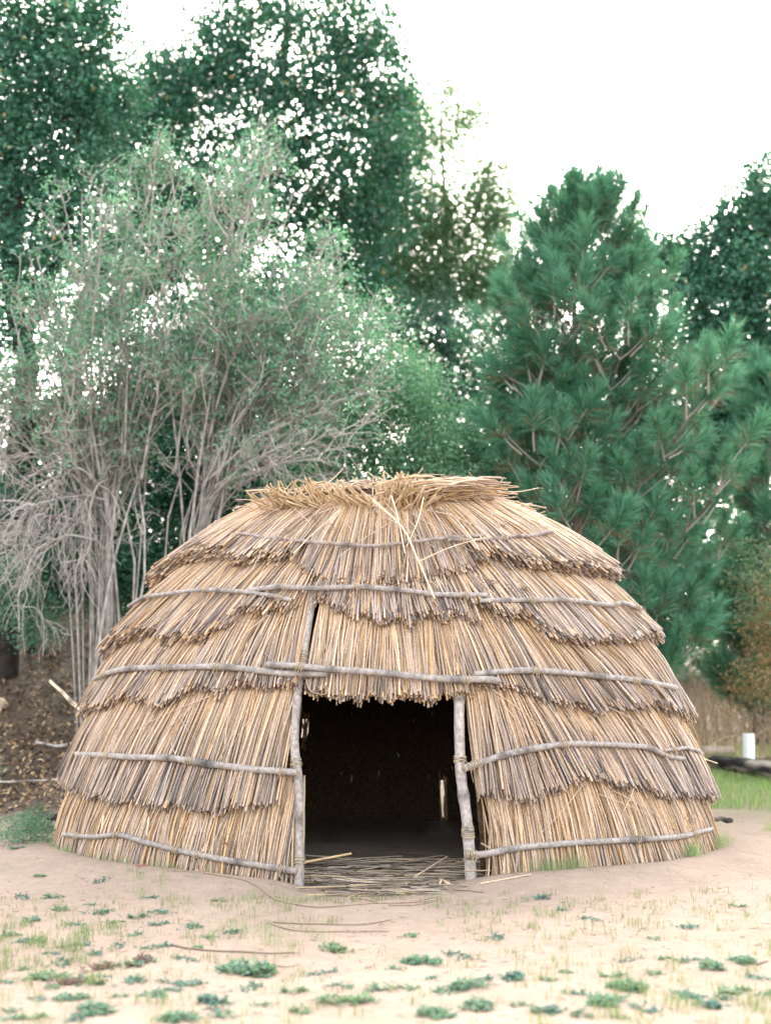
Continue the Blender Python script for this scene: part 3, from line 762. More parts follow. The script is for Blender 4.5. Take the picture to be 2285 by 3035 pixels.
# ------------------------------------------------------------------ weeds on the sand
WEEDS = [(-1.86, 9.44, ''), (-1.75, 9.19, ''), (-2.35, 9.72, ''), (-2.16, 9.76, ''), (-2.01, 9.26, ''), (-1.6, 8.93, ''), (-1.5, 9.1, ''), (-1.39, 9.19, ''), (-1.33, 8.84, ''), (-1.84, 8.89, ''), (-2.13, 9.02, ''), (-1.13, 8.71, ''), (-1.42, 8.51, ''), (-1.0, 8.45, ''), (-0.89, 8.57, ''), (-1.98, 8.31, ''), (-1.67, 8.21, ''), (-1.78, 8.0, ''), (-1.67, 7.8, ''), (-1.45, 8.18, ''), (-1.25, 8.15, ''), (-0.99, 8.12, ''), (-1.53, 8.0, ''), (-1.27, 7.66, 'r'), (-1.39, 7.56, 'r'), (-1.02, 7.73, ''), (-0.73, 7.48, 'b'), (-1.67, 7.37, 'b'), (-1.55, 7.14, ''), (-1.47, 7.18, 'r'), (-1.43, 7.35, ''), (-1.21, 7.2, ''), (-1.03, 7.18, ''), (-0.92, 7.14, ''), (-0.63, 7.06, ''), (-1.45, 6.87, 'b'), (-1.2, 6.89, ''), (-1.05, 6.84, ''), (-1.01, 6.97, ''), (-0.78, 6.73, 'b'), (-0.56, 6.71, ''), (-1.23, 6.56, 'b'), (-0.88, 6.45, 'b'), (-0.69, 6.49, ''), (-0.4, 6.52, ''), (-1.63, 6.52, ''), (-1.65, 6.69, ''), (-1.51, 6.54, ''), (-1.3, 6.45, ''), (0.99, 9.64, ''), (1.09, 9.22, ''), (1.21, 8.79, ''), (0.17, 8.43, ''), (0.62, 8.29, ''), (1.45, 8.15, ''), (0.2, 7.66, 'b'), (0.39, 7.88, ''), (0.06, 7.47, ''), (1.27, 7.74, ''), (1.43, 7.68, ''), (1.56, 7.62, ''), (1.78, 7.59, 'b'), (1.63, 7.42, 'b'), (0.91, 7.42, ''), (1.11, 7.36, ''), (1.32, 7.36, ''), (0.58, 7.14, 'b'), (0.78, 7.14, ''), (0.38, 6.98, 'b'), (-0.01, 6.98, ''), (0.12, 7.01, ''), (1.1, 7.03, 'b'), (0.27, 6.88, ''), (1.4, 6.88, 'b'), (1.58, 6.93, 'b'), (1.73, 6.88, ''), (0.42, 6.55, 'b'), (0.58, 6.64, ''), (0.71, 6.46, 'b'), (0.96, 6.74, 'b'), (1.12, 6.59, ''), (1.46, 6.69, 'b'), (0.24, 6.42, 'b'), (1.02, 6.44, ''), (2.46, 11.6, ''), (-0.27, 8.04, 'b'), (-0.31, 7.44, ''), (-0.13, 6.69, 'b'), (-1.55, 9.79, ''), (-1.09, 9.6, ''), (-2.9, 11.76, ''), (1.7, 8.52, ''), (1.79, 7.25, ''), (0.88, 6.82, ''), (0.21, 7.22, ''), (-0.41, 6.99, ''), (-0.21, 7.07, ''), (-1.86, 7.66, ''), (-1.83, 7.25, ''), (-1.59, 6.89, ''), (-2.13, 8.52, ''), (-2.42, 10.57, ''), (-1.96, 10.32, ''), (2.19, 9.21, '')]
def weed_mesh(seed, red, big):
    """a low mat of short leafy shoots with an uneven outline"""
    rs = np.random.default_rng(seed); bf = Buf()
    ns = 46 if big else 22
    pal = [([.045, .14, .115], [.14, .26, .215]), ([.06, .15, .105], [.18, .29, .205]), ([.04, .115, .10], [.12, .23, .195]), ([.085, .16, .10], [.22, .31, .19])][seed % 4]
    c0, c1 = np.array(pal[0]), np.array(pal[1])
    lobes = rs.normal(0, .17, (4, 2)) * np.array([1.25, .8])
    for s in range(ns):
        o = lobes[rs.integers(4)] + rs.normal(0, .13, 2)
        az = rs.uniform(0, 2 * math.pi); L = rs.uniform(.10, .26); el = rs.uniform(.25, 1.25)
        d = np.array([math.cos(az) * math.cos(el), math.sin(az) * math.cos(el), math.sin(el)]); p0 = np.array([o[0], o[1], 0])
        P = np.array([p0 + d * L * q for q in np.linspace(0, 1, 3)])
        k0, k1 = (c0, c1)
        if red and rs.random() < .6: k0, k1 = np.array([.13, .065, .065]), np.array([.22, .16, .14])
        tubes(bf, P[None], .005, k0 * 1.1, S=3)
        for q in (.35, .55, .75, .9, 1.0):
            base = p0 + d * L * q
            for sg in (-1, 1):
                ld = norm(d * .6 + sg * norm(np.cross(d, [0, 0, 1.])) * rs.uniform(.4, 1.3) + rs.normal(0, .35, 3) + np.array([0, 0, .15]))
                LL = rs.uniform(.06, .12); sw = norm(np.cross(ld, rs.normal(0, .4, 3) + np.array([0, 0, 1.]))) * LL * .34
                bf.add(np.array([base, base + ld * LL * .6 + sw, base + ld * LL, base + ld * LL * .6 - sw]), [np.array([[0, 1, 2, 3]])], mixcol(k0, k1, rs.random()))
    me = bf.mesh('weed_plant'); me.materials.append(M_GRASS)
    return me
wm = {('', k): weed_mesh(20 + k, False, False) for k in range(5)}
wm.update({('b', k): weed_mesh(40 + k, False, True) for k in range(4)})
wm.update({('r', k): weed_mesh(60 + k, True, True) for k in range(2)})
rs = np.random.default_rng(15)
order = sorted(WEEDS, key=lambda w: w[0])
ORD = ['first', 'second', 'third', 'fourth', 'fifth', 'sixth', 'seventh', 'eighth', 'ninth', 'tenth', 'eleventh', 'twelfth', 'thirteenth', 'fourteenth', 'fifteenth', 'sixteenth', 'seventeenth', 'eighteenth', 'nineteenth', 'twentieth', 'twenty-first', 'twenty-second', 'twenty-third', 'twenty-fourth', 'twenty-fifth', 'twenty-sixth', 'twenty-seventh', 'twenty-eighth', 'twenty-ninth', 'thirtieth', 'thirty-first', 'thirty-second', 'thirty-third', 'thirty-fourth']
BAND = ['nearest band', 'second nearest band', 'third nearest band', 'fourth nearest band', 'fifth nearest band', 'band nearest the hut']
count = {}
for x, y, k in order:
    rb_ = min(int(round((y - 6.3) / .75)), 5); sd_ = 'left' if x < 0 else 'right'; c = count.get((rb_, sd_), 0); count[(rb_, sd_)] = c + 1
    nk = {'': 5, 'b': 4, 'r': 2}[k]
    o = link('weed_plant', wm[(k, int(rs.integers(nk)))], None)
    s = rs.uniform(.10, .17) if k == '' else rs.uniform(.17, .23)
    if (x, y) == (-0.73, 7.48): s = .33
    o.location = (x, y, gz(x, y) - .004)
    o.scale = (s * 1.15, s, s * rs.uniform(.5, .8)); o.rotation_euler = (0, 0, rs.uniform(0, 6.28))
    what = {'': 'small blue-green weed', 'b': 'broad blue-green weed', 'r': 'reddish brown weed'}[k]
    tag(o, f'{what} on sand, {ORD[c]} in the {BAND[rb_]}, {sd_} half', 'weed', 'weeds growing on the sand')

def blades(bf, P, h, w, c0, c1, lean=.35, seed=0):
    rs = np.random.default_rng(seed); N = len(P)
    az = rs.uniform(0, 2 * math.pi, N); d = np.stack([np.cos(az), np.sin(az), 0 * az], -1)
    s = np.stack([-np.sin(az), np.cos(az), 0 * az], -1)
    h = h * rs.uniform(.5, 1.3, N)[:, None]; ln = np.abs(rs.normal(lean, .2, N))[:, None]
    mid = P + np.array([0, 0, .55]) * h + d * h * ln * .3; tip = P + np.array([0, 0, 1.]) * h * (1 - .25 * ln) + d * h * ln
    V = np.stack([P - s * w, P + s * w, mid + s * w * .7, mid - s * w * .7, tip], 1)
    i = np.arange(N)[:, None] * 5
    bf.add(V, [i + np.array([[0, 1, 2, 3]]), i + np.array([[3, 2, 4]])], np.repeat(mixcol(c0, c1, rs.random(N))[:, None], 5, 1).reshape(-1, 3))
def scatter(n, x0, x1, y0, y1, seed, thr=None, s=1.0):
    rs = np.random.default_rng(seed); x = rs.uniform(x0, x1, n); y = rs.uniform(y0, y1, n)
    k = np.ones(n, bool)
    if thr is not None: k = (vnoise(x, y, s, seed + 1) + .5 * vnoise(x, y, s * 3.1, seed + 2)) > thr
    k &= np.hypot(x, (y - HY) / AY) > 2.80
    x, y = x[k], y[k]
    return np.stack([x, y, height(x, y) - .004], -1)
def tufts(C, per, spread, seed):
    rs = np.random.default_rng(seed); P = np.repeat(C, per, 0)
    P[:, :2] += rs.normal(0, spread, (len(P), 2)); P[:, 2] = height(P[:, 0], P[:, 1]) - .004
    return P
bf = Buf()
blades(bf, tufts(scatter(1350, -3.5, 3.5, 5.8, 9.8, 2, -.06, .8), 8, .025, 3), .055, .0016, np.array([.115, .155, .065]), np.array([.215, .23, .11]), seed=4)
blades(bf, tufts(scatter(260, -3.2, -.3, 8.0, 10.6, 7, -.02, 1.2), 9, .025, 5), .085, .0012, np.array([.12, .20, .09]), np.array([.25, .30, .15]), seed=6)
blades(bf, tufts(scatter(170, .3, 3.2, 8.0, 12.0, 17, .0, 1.2), 8, .02, 5), .07, .0012, np.array([.12, .20, .09]), np.array([.25, .30, .15]), seed=16)
blades(bf, tufts(scatter(420, -3.2, 3.2, 6.0, 8.9, 57, .12, .9), 24, .035, 58), .075, .0019, np.array([.085, .16, .075]), np.array([.20, .25, .11]), lean=.55, seed=59)
th = np.random.default_rng(8).uniform(18, 80, 120); e = surf(th, 0 * th, .16); e[:, 2] = height(e[:, 0], e[:, 1])
blades(bf, tufts(e[(vnoise(th, th * 0, .12, 4) > 0.02)], 12, .04, 9), .12, .0013, np.array([.14, .26, .12]), np.array([.30, .38, .18]), seed=10)
th = np.random.default_rng(18).uniform(-80, -30, 60); e = surf(th, 0 * th, .14); e[:, 2] = height(e[:, 0], e[:, 1])
blades(bf, tufts(e, 7, .04, 9), .06, .0012, np.array([.14, .26, .12]), np.array([.30, .38, .18]), seed=20)
blades(bf, tufts(scatter(700, -5.2, -2.6, 10.8, 14.8, 27, -.05, 1.3), 8, .03, 5), .075, .0016, np.array([.10, .20, .11]), np.array([.27, .34, .17]), seed=26)
bf.build('sparse_grass', M_GRASS, kind='stuff')
bf = Buf()
blades(bf, scatter(26000, 2.9, 9.5, 13.4, 24, 33, -.22, .7), .13, .0035, np.array([.10, .22, .07]), np.array([.30, .40, .14]), lean=.5, seed=34)
bf.build('green_grass', M_GRASS, kind='stuff')
rs = np.random.default_rng(70); n = 1500
x = rs.uniform(-3.4, 3.4, n); y = rs.uniform(6, 10.6, n); k = np.hypot(x, (y - HY) / AY) > 2.8; x, y = x[k], y[k]; n = len(x)
az = rs.uniform(0, 6.28, n); L = rs.uniform(.008, .045, n)
A = np.stack([x, y, height(x, y) + .004], -1); D = np.stack([np.cos(az) * L, np.sin(az) * L, rs.uniform(0, .006, n)], -1)
bf = Buf(); tubes(bf, np.stack([A, A + D], 1), np.array([[.0022, .0016]]), mixcol(np.array([.12, .08, .06]), np.array([.32, .24, .17]), rs.random(n))[:, None, :], S=3)
bf.build('straw_debris', M_REED, kind='stuff')
# leafy green clumps at the left foot of the hut
def bushy_clump(name, c, r, h, n, label, seed, c0, c1, cat='weed'):
    rs = np.random.default_rng(seed); P = rs.normal(0, .42, (n, 3)) * np.array([r, r, 0]); P[:, 2] = rs.random(n) ** 1.3 * h * np.exp(-(np.hypot(P[:, 0], P[:, 1]) / r) ** 2)
    P += np.array([c[0], c[1], gz(c[0], c[1])]); bf = Buf()
    leaves(bf, P, rs.uniform(.03, .07, n), .008, mixcol(c0, c1, rs.random(n)))
    return tag(bf.build(name, M_GRASS), label, cat)
DKG = (np.array([.035, .09, .06]), np.array([.09, .17, .11]))
bushy_clump('weed_clump', (-2.95, 12.2), .36, .26, 1500, 'feathery green weed clump against the left foot of the hut', 1, np.array([.05, .13, .09]), np.array([.15, .27, .18]))
bushy_clump('weed_clump', (-3.15, 13.5), .22, .26, 900, 'leafy weed clump just above the burnt pole end', 2, *DKG)
bushy_clump('weed_clump', (-4.3, 15.6), .35, .45, 900, 'pale green weed clump on the leafy bank behind the hut', 3, np.array([.09, .17, .12]), np.array([.16, .26, .18]))
bushy_clump('weed_clump', (-4.75, 16.8), .3, .55, 800, 'taller pale green weed clump beside the rock', 4, np.array([.09, .17, .12]), np.array([.16, .26, .18]))
bushy_clump('weed_clump', (-3.35, 17.6), .28, .35, 700, 'small green clump on the bank beside the grey curved branch', 5, *DKG)
# fallen leaves on the bank
rs = np.random.default_rng(44); n = 27000
x = rs.uniform(-8, -1.6, n); y = 13.2 + 12 * rs.random(n) ** 1.5
k = (sstep(13.2, 15.6, y + 1.6 * vnoise(x, y, 1.0, 5)) > rs.random(n)) & (np.hypot(x, (y - HY) / AY) > 2.9)
x, y = x[k], y[k]; n = len(x)
bf = Buf(); r_ = rs.random(n)
cl = np.where((r_ < .62 - .05 * (y - 14))[:, None], mixcol(np.array([.20, .13, .07]), np.array([.42, .29, .17]), rs.random(n)), mixcol(np.array([.035, .024, .017]), np.array([.13, .095, .065]), rs.random(n)))  # fewer tan leaves farther back: lit front and shaded bank put into leaf colour
leaves(bf, np.stack([x, y, height(x, y) + .012], -1), rs.uniform(.05, .10, n), .035, cl, up=1.6)
bf.build('leaf_litter', M_LITTER, kind='stuff')

# ------------------------------------------------------------------ trees and bushes
def crown(blobs, leaf, per, sig, cols, seed, shell=.5, W=.5, warm=.0, dens=.82):
    """blobs: (px, py, d, half width m, half height m, half depth m, clumps)"""
    rs = np.random.default_rng(seed); bf = Buf()
    for (px, py, d, rx, rz, ry, m) in blobs:
        c = at(px, py, d)
        m = int(m * dens)
        v = norm(rs.normal(size=(m, 3))) * (rs.random((m, 1)) ** (1 / (3 - 1.2 * shell)))
        v = v * (1 + .24 * rs.normal(size=(m, 1)))
        cc = c + v * np.array([rx, ry, rz])
        tone = np.clip(rs.normal(.5, .22, m), 0, 1)
        s = sig * rs.uniform(.6, 1.4, (m, 1))
        P = np.repeat(cc, per, 0) + rs.normal(size=(m * per, 3)) * np.repeat(s, per, 0) * np.array([1, 1, .75])
        N = len(P); tn = np.clip(np.repeat(tone, per) + rs.normal(0, .18, N), 0, 1)
        col = mixcol(cols[0], cols[1], tn)
        if warm: col = np.where((rs.random(N) < warm)[:, None], np.array([.30, .20, .07]), col)
        leaves(bf, P, leaf * rs.uniform(.7, 1.3, N), leaf * W * rs.uniform(.8, 1.2, N), col)
    return bf
def limb_buf(paths, S=7, K=10, col=(.032, .027, .023), seed=0):
    rs = np.random.default_rng(seed); bf = Buf()
    for pts, r0, r1 in paths:
        P = curve_pts(pts, K); P[1:-1] += rs.normal(0, r0 * .25, (K - 2, 3))
        tubes(bf, P[None], np.linspace(r0, r1, K)[None], np.broadcast_to(np.asarray(col), (1, K, 3)) * rs.uniform(.85, 1.15, (1, K, 1)), S=S)
    return bf
def tree(name, label, base, crown_bf, trunk_paths, limb_paths=None, group=None, cat='tree', col=(.032, .027, .023), seed=0, leafmat=None):
    root = empty(name, tuple(base), label, cat, group)
    if trunk_paths: limb_buf(trunk_paths, S=10, K=12, col=col, seed=seed).build('trunk', M_BARK, root)
    for lp in (limb_paths or []): limb_buf([lp], col=col, seed=seed + 1).build('limb', M_BARK, root)
    if crown_bf: crown_bf.build('crown', leafmat or M_LEAF, root, smooth=False)
    return root
def gp(px, d):
    p = at(px, 2000, d); return np.array([p[0], d, gz(p[0], d) - .05])

OAK = (np.array([.018, .068, .046]), np.array([.068, .195, .128]))
OAKP = (np.array([.04, .095, .068]), np.array([.10, .18, .125]))
# great oak, left of centre
tree('oak_tree', 'tall dark oak whose broad crown spreads above the grey bare shrub', gp(260, 24),
     crown([(430, 560, 25, 1.5, 1.1, 1.6, 420), (620, 640, 25, 1.6, 1.2, 1.6, 480), (830, 470, 25, 1.7, 1.4, 1.6, 560), (1000, 330, 25, 1.3, 1.4, 1.5, 380), (850, 150, 25, 1.9, 1.3, 1.5, 420),
            (560, 340, 25, 1.5, 1.0, 1.5, 300), (1080, 120, 25, .95, .9, 1.2, 170), (980, 700, 26, 1.2, 1.2, 1.4, 420), (1130, 520, 26, .8, 1.2, 1.1, 260), (400, 800, 25, 1.3, .9, 1.3, 380), (740, 900, 26, 1.5, 1.2, 1.3, 420), (330, 420, 25, .9, 1.0, 1.2, 300), (640, 200, 25, .9, .8, 1.2, 200), (1040, 900, 26, .9, .9, 1.0, 200), (480, 300, 25.5, .8, .6, 1.0, 150), (500, 190, 25, .8, .55, .9, 70), (1150, 260, 25, .6, 1.1, 1.0, 110), (700, 60, 25, 1.0, .6, 1.0, 120), (900, -60, 25, 1.7, .6, 1.4, 200)],
           .105, 26, .17, OAK, 1, warm=.01, dens=.7),
     [([gp(222, 24), at(225, 1400, 24), at(222, 1040, 24.2), at(300, 800, 24.5), at(420, 640, 24.8)], .24, .12)],
     [([at(232, 1000, 24.2), at(560, 760, 24.8), at(760, 500, 25), at(830, 240, 25), at(850, -40, 25)], .15, .05), ([at(760, 500, 25), at(960, 390, 25), at(1190, 390, 25.2)], .08, .025), ([at(790, 420, 25), at(1000, 260, 25), at(1120, 80, 25)], .06, .02), ([at(420, 640, 24.8), at(450, 420, 25), at(560, 260, 25)], .09, .03), ([at(620, 700, 24.9), at(820, 660, 25.2), at(1010, 650, 25.6)], .07, .02)], seed=2)
tree('oak_tree', 'darkest oak at the left margin, its trunk rising from the shaded leaf bank', gp(30, 20),
     crown([(40, 120, 20.5, 1.3, 1.2, 1.4, 520), (200, 330, 21, 1.0, 1.2, 1.3, 330), (60, 480, 20.5, 1.1, 1.1, 1.3, 400), (260, 60, 21, .8, .7, 1.0, 140), (40, 820, 20, .9, 1.2, 1.1, 330), (190, 640, 21, .9, .9, 1.1, 200), (-160, 400, 20, 1.2, 2.2, 1.3, 300), (300, 250, 21, .6, .7, .9, 110), (-60, 1150, 20, .8, .9, 1.0, 180)],
           .092, 27, .15, OAK, 3, warm=.008, dens=.8),
     [([gp(10, 20), at(35, 1700, 20), at(58, 1300, 20), at(62, 1000, 20), at(30, 640, 20.2), at(60, 300, 20.4)], .23, .09)],
     [([at(60, 1050, 20), at(190, 700, 20.5), at(240, 330, 20.8)], .12, .03), ([at(40, 640, 20.2), at(-120, 420, 20.2)], .1, .03), ([at(45, 1500, 20), at(150, 1350, 19.8), at(260, 1180, 19.6)], .06, .02)], seed=4)
# backlit airy tree in the middle
tree('airy_oak_tree', 'airy backlit tree with thin scattered foliage against the white sky', gp(1330, 29),
     crown([(1300, 420, 29, .8, 1.0, .9, 70), (1400, 330, 29, .7, .7, .8, 42), (1330, 640, 29, 1.0, 1.1, .9, 110), (1180, 560, 29, .8, 1.2, .9, 85), (1130, 800, 29, .9, .9, .9, 110), (1310, 850, 29, 1.3, .8, 1.1, 190), (1450, 700, 29, .6, .9, .8, 55), (1530, 440, 29, .35, .6, .5, 14), (1480, 860, 29, .8, .6, .8, 110), (1220, 300, 29, .5, .5, .6, 25), (1330, 250, 29, .3, .3, .4, 12), (1440, 520, 29, .4, .7, .6, 26), (1180, 380, 29, .7, .9, .8, 60), (1470, 640, 29, .7, .8, .8, 40), (1100, 640, 28.5, .7, 1.0, .8, 70), (1250, 700, 29, .9, .8, .9, 60), (1520, 560, 29, .35, .7, .5, 14)],
           .072, 30, .2, (np.array([.08, .16, .10]), np.array([.19, .29, .18])), 5, dens=3.3),
     [([gp(1330, 29), at(1335, 1300, 29), at(1325, 900, 29), at(1318, 600, 29), at(1310, 330, 29), at(1330, 240, 29)], .09, .01)],
     [([at(1325, 800, 29), at(1420, 600, 29), at(1460, 430, 29), at(1430, 280, 29)], .05, .01), ([at(1322, 760, 29), at(1200, 560, 29), at(1190, 330, 29)], .05, .01), ([at(1330, 900, 29), at(1470, 720, 29), at(1540, 420, 29)], .04, .008), ([at(1330, 980, 29), at(1180, 850, 29), at(1110, 700, 29)], .05, .01)], seed=6, leafmat=M_THIN, col=(.12, .10, .08))
# dark dense trees filling the middle distance
tree('evergreen_tree', 'dark round-headed tree between the green bush and the pine', gp(1300, 27),
     crown([(1330, 1010, 27, 1.2, .9, 1.1, 330), (1240, 1160, 27, 1.3, .9, 1.1, 330), (1430, 1150, 27, 1.1, 1.0, 1.1, 300), (1350, 1330, 27, 1.6, 1.0, 1.2, 330), (1190, 980, 27, .7, .6, .9, 120), (1500, 1420, 26, 1.1, 1.3, 1.1, 200)],
           .08, 32, .17, (np.array([.035, .09, .068]), np.array([.09, .18, .135])), 7),
     [([gp(1340, 27), at(1345, 1500, 27), at(1345, 1150, 27)], .14, .05)], seed=8)
tree('sapling_tree', 'slender wispy sapling whose top shows above the pine', gp(1740, 25),
     crown([(1715, 470, 25, .22, .5, .3, 16), (1790, 540, 25, .35, .5, .4, 22), (1855, 520, 25, .2, .4, .3, 14), (1640, 560, 25, .25, .4, .3, 14), (1830, 680, 25, .6, .6, .6, 60), (1900, 800, 25, .6, .6, .6, 80)],
           .06, 22, .13, OAKP, 9),
     [([gp(1740, 25), at(1740, 1200, 25), at(1730, 800, 25), at(1722, 560, 25), at(1728, 420, 25)], .07, .008)],
     [([at(1735, 900, 25), at(1800, 700, 25), at(1860, 470, 25)], .03, .006), ([at(1735, 850, 25), at(1660, 680, 25), at(1630, 530, 25)], .03, .006)], seed=10)
tree('evergreen_tree', 'dark evergreen standing mostly hidden behind the big pine', gp(1850, 24),
     crown([(1850, 1280, 24.5, 1.0, 1.0, 1.0, 260), (1700, 1480, 24, 1.2, 1.1, 1.0, 300), (1950, 1500, 24, 1.1, 1.1, 1.0, 300), (1800, 1750, 23.5, 1.6, 1.0, 1.0, 330), (1600, 1250, 24.5, .8, .8, .9, 160), (2080, 1750, 24, 1.0, .9, 1.0, 200), (2115, 1370, 24.3, .7, .7, .8, 220)],
           .10, 27, .16, OAK, 17),
     [([gp(1850, 24), at(1850, 1700, 24), at(1850, 1250, 24.3)], .14, .05)], seed=18)
# oaks on the right
tree('oak_tree', 'dense oak on the right whose crown steps up to the margin', gp(2240, 24),
     crown([(2230, 620, 24, .7, .9, 1.0, 190), (2200, 800, 24, .95, .9, 1.1, 330), (2050, 800, 24.5, .75, .8, 1.0, 200), (2080, 970, 24, 1.0, .9, 1.1, 290), (2240, 1030, 24, .9, 1.0, 1.1, 330), (1960, 760, 24.5, .5, .6, .7, 80), (2180, 1230, 24, 1.1, .9, 1.1, 330), (2020, 1200, 24.5, 1.0, 1.0, 1.1, 200), (2340, 800, 24, .8, 1.8, 1.1, 200), (2265, 490, 24, .25, .4, .5, 24), (2150, 690, 24, .4, .5, .6, 60), (2330, 1250, 24, .8, 1, 1, 150)],
           .10, 27, .155, OAK, 11, warm=.006),
     [([gp(2250, 24), at(2250, 1600, 24), at(2240, 1200, 24), at(2235, 800, 24), at(2250, 560, 24)], .2, .03)],
     [([at(2240, 1250, 24), at(2120, 1000, 24), at(2040, 800, 24.3)], .09, .02), ([at(2240, 1300, 24), at(2050, 1200, 24.2)], .08, .02)], seed=12)
# rounded pale green bush behind the hut
tree('green_bush', 'rounded pale green bush with tiny leaves directly behind the hut ridge', gp(1130, 18),
     crown([(1080, 1130, 18, .85, .7, .9, 330), (1200, 1200, 18, .8, .6, .9, 330), (1040, 1330, 18, .9, .7, .9, 330), (1280, 1340, 18, .75, .55, .9, 320), (1160, 1420, 18, 1.2, .6, 1.0, 380), (1340, 1480, 18, .6, .5, .8, 180), (960, 1500, 18, .9, .7, .9, 250), (1020, 980, 18.3, .6, .5, .7, 130), (1150, 1650, 18, 1.5, .8, 1.0, 200)],
           .05, 30, .10, (np.array([.07, .18, .11]), np.array([.20, .37, .235])), 13, warm=.006),
     [([gp(1120, 18), at(1120, 1700, 18), at(1110, 1450, 18), at(1080, 1200, 18)], .07, .02)],
     [([at(1120, 1600, 18), at(1220, 1400, 18), at(1270, 1280, 18)], .03, .01), ([at(1115, 1550, 18), at(1000, 1380, 18)], .03, .01)], cat='bush', seed=14, col=(.22, .18, .14))
# shaded evergreen undergrowth behind the bare shrub
for i, (bl, lb) in enumerate([
    ([(90, 1450, 21, .9, 1.0, 1.0, 260), (200, 1620, 20.5, .9, .7, .9, 220), (60, 1750, 20, .7, .5, .7, 130), (150, 1290, 21.5, .8, .5, .9, 240), (60, 1560, 19.5, .9, .7, .9, 300), (260, 1500, 20, .8, .7, .8, 240), (150, 1680, 19, .6, .35, .6, 130), (330, 1700, 19.5, .7, .5, .7, 180)], 'dark evergreen bush in deep shade at the left margin under the oak'),
    ([(560, 1250, 21.5, 1.3, 1.2, 1.1, 430), (420, 1420, 21, 1.0, .9, 1.0, 280), (640, 1480, 21, 1.2, 1.0, 1.0, 330), (480, 1700, 20.5, 1.2, .8, .9, 250), (500, 1060, 22, 1.1, .8, 1.0, 300), (360, 1280, 21.5, .9, .7, .9, 360), (620, 1180, 21.5, 1.0, .8, 1.0, 300), (700, 1380, 21, 1.0, .8, .9, 260)], 'broad dark evergreen bush seen through the bare shrub twigs'),
    ([(860, 1150, 22, 1.2, 1.2, 1.1, 380), (840, 1400, 21.5, 1.2, 1.0, 1.0, 330), (760, 950, 22, .9, .8, .9, 200), (900, 1650, 21, 1.2, 1.0, 1.0, 220), (960, 1250, 21.5, .9, .8, .9, 260)], 'dark leafy bush between the bare shrub and the pale green bush')]):
    tree('evergreen_bush', lb, gp(bl[0][0], bl[0][2]), crown(bl, .065, 32, .15, (np.array([.014, .058, .038]), np.array([.048, .155, .098])), 20 + i, dens=1.15),
         [([gp(bl[0][0], bl[0][2]), at(bl[0][0], 1700, bl[0][2]), at(bl[0][0], bl[0][1], bl[0][2])], .07, .03)], cat='bush', group='dark bushes behind the bare shrub', seed=30 + i)
bushy = crown([(75, 1810, 17.5, .35, .28, .3, 70), (40, 1720, 17.5, .3, .3, .3, 50), (110, 1880, 17.5, .25, .15, .25, 30)], .05, 26, .10, (np.array([.05, .12, .085]), np.array([.12, .22, .15])), 29)
tree('evergreen_bush', 'small bright leafy spray hanging over the dark leaf bank', gp(60, 17.5), bushy, [([at(-160, 1640, 17.6), at(-20, 1700, 17.5), at(90, 1800, 17.5)], .02, .008)], cat='bush', seed=33)
# brown dried bush and brush at the right margin
dry = crown([(2290, 1780, 18.6, .30, .55, .5, 60), (2295, 1960, 18.6, .38, .5, .5, 70), (2240, 2040, 19, .4, .3, .5, 40), (2330, 1850, 18.6, .4, .8, .5, 80), (2235, 1860, 18.6, .16, .3, .3, 16)], .05, 22, .11, (np.array([.20, .12, .06]), np.array([.34, .23, .13])), 40)
leaves_g = crown([(2275, 1660, 18.4, .25, .25, .4, 34), (2225, 1800, 18.4, .22, .35, .4, 20), (2290, 1760, 18.4, .3, .4, .4, 40), (2170, 1610, 18.4, .16, .14, .2, 10), (2190, 1700, 18.4, .12, .2, .2, 8)], .05, 20, .10, (np.array([.08, .14, .08]), np.array([.20, .26, .15])), 41)
dr = tree('dry_bush', 'half dead bush of brown and pale green leaves at the right margin', gp(2260, 18.6), dry, None, cat='bush')
leaves_g.build('green_leaves', M_LEAF, dr, smooth=False)
rs = np.random.default_rng(42); n = 420
px = rs.uniform(2020, 2420, n); d = rs.uniform(21.2, 26, n)
A = np.array([gp(a_, b_) for a_, b_ in zip(px, d)]); h = rs.uniform(.5, 1.6, n)
top = A + np.stack([rs.normal(0, .25, n), rs.normal(0, .2, n), h], -1)
bf = Buf(); tubes(bf, np.stack([A, (A + top) / 2 + rs.normal(0, .06, (n, 3)), top], 1), np.array([.008, .006, .003])[None], mixcol(np.array([.30, .21, .14]), np.array([.42, .34, .26]), rs.random(n))[:, None, :], S=3)
bf.build('dry_brush', M_TWIG, kind='stuff')
# woodland mass far behind, closing the gaps between the trunks
rs = np.random.default_rng(50); n = 15000
x = rs.uniform(-26, 26, n); y = rs.uniform(38, 50, n)
hh = 4.2 + 3.2 * vnoise(x, y * 0 + 3, .22, 51) + 1.5 * vnoise(x, y * 0, .8, 52) - 2.0 * np.exp(-((x + 8.0) / 1.6) ** 2) 
P = np.stack([x, y, height(x, y) + hh * rs.random(n) ** .8], -1)
P = np.repeat(P, 3, 0) + rs.normal(0, .3, (3 * n, 3))
bf = Buf(); leaves(bf, P, rs.uniform(.22, .42, len(P)), .24, mixcol(np.array([.03, .07, .05]), np.array([.08, .14, .10]), rs.random(len(P))))
bf.build('far_woodland', M_LEAF, kind='stuff', smooth=False)

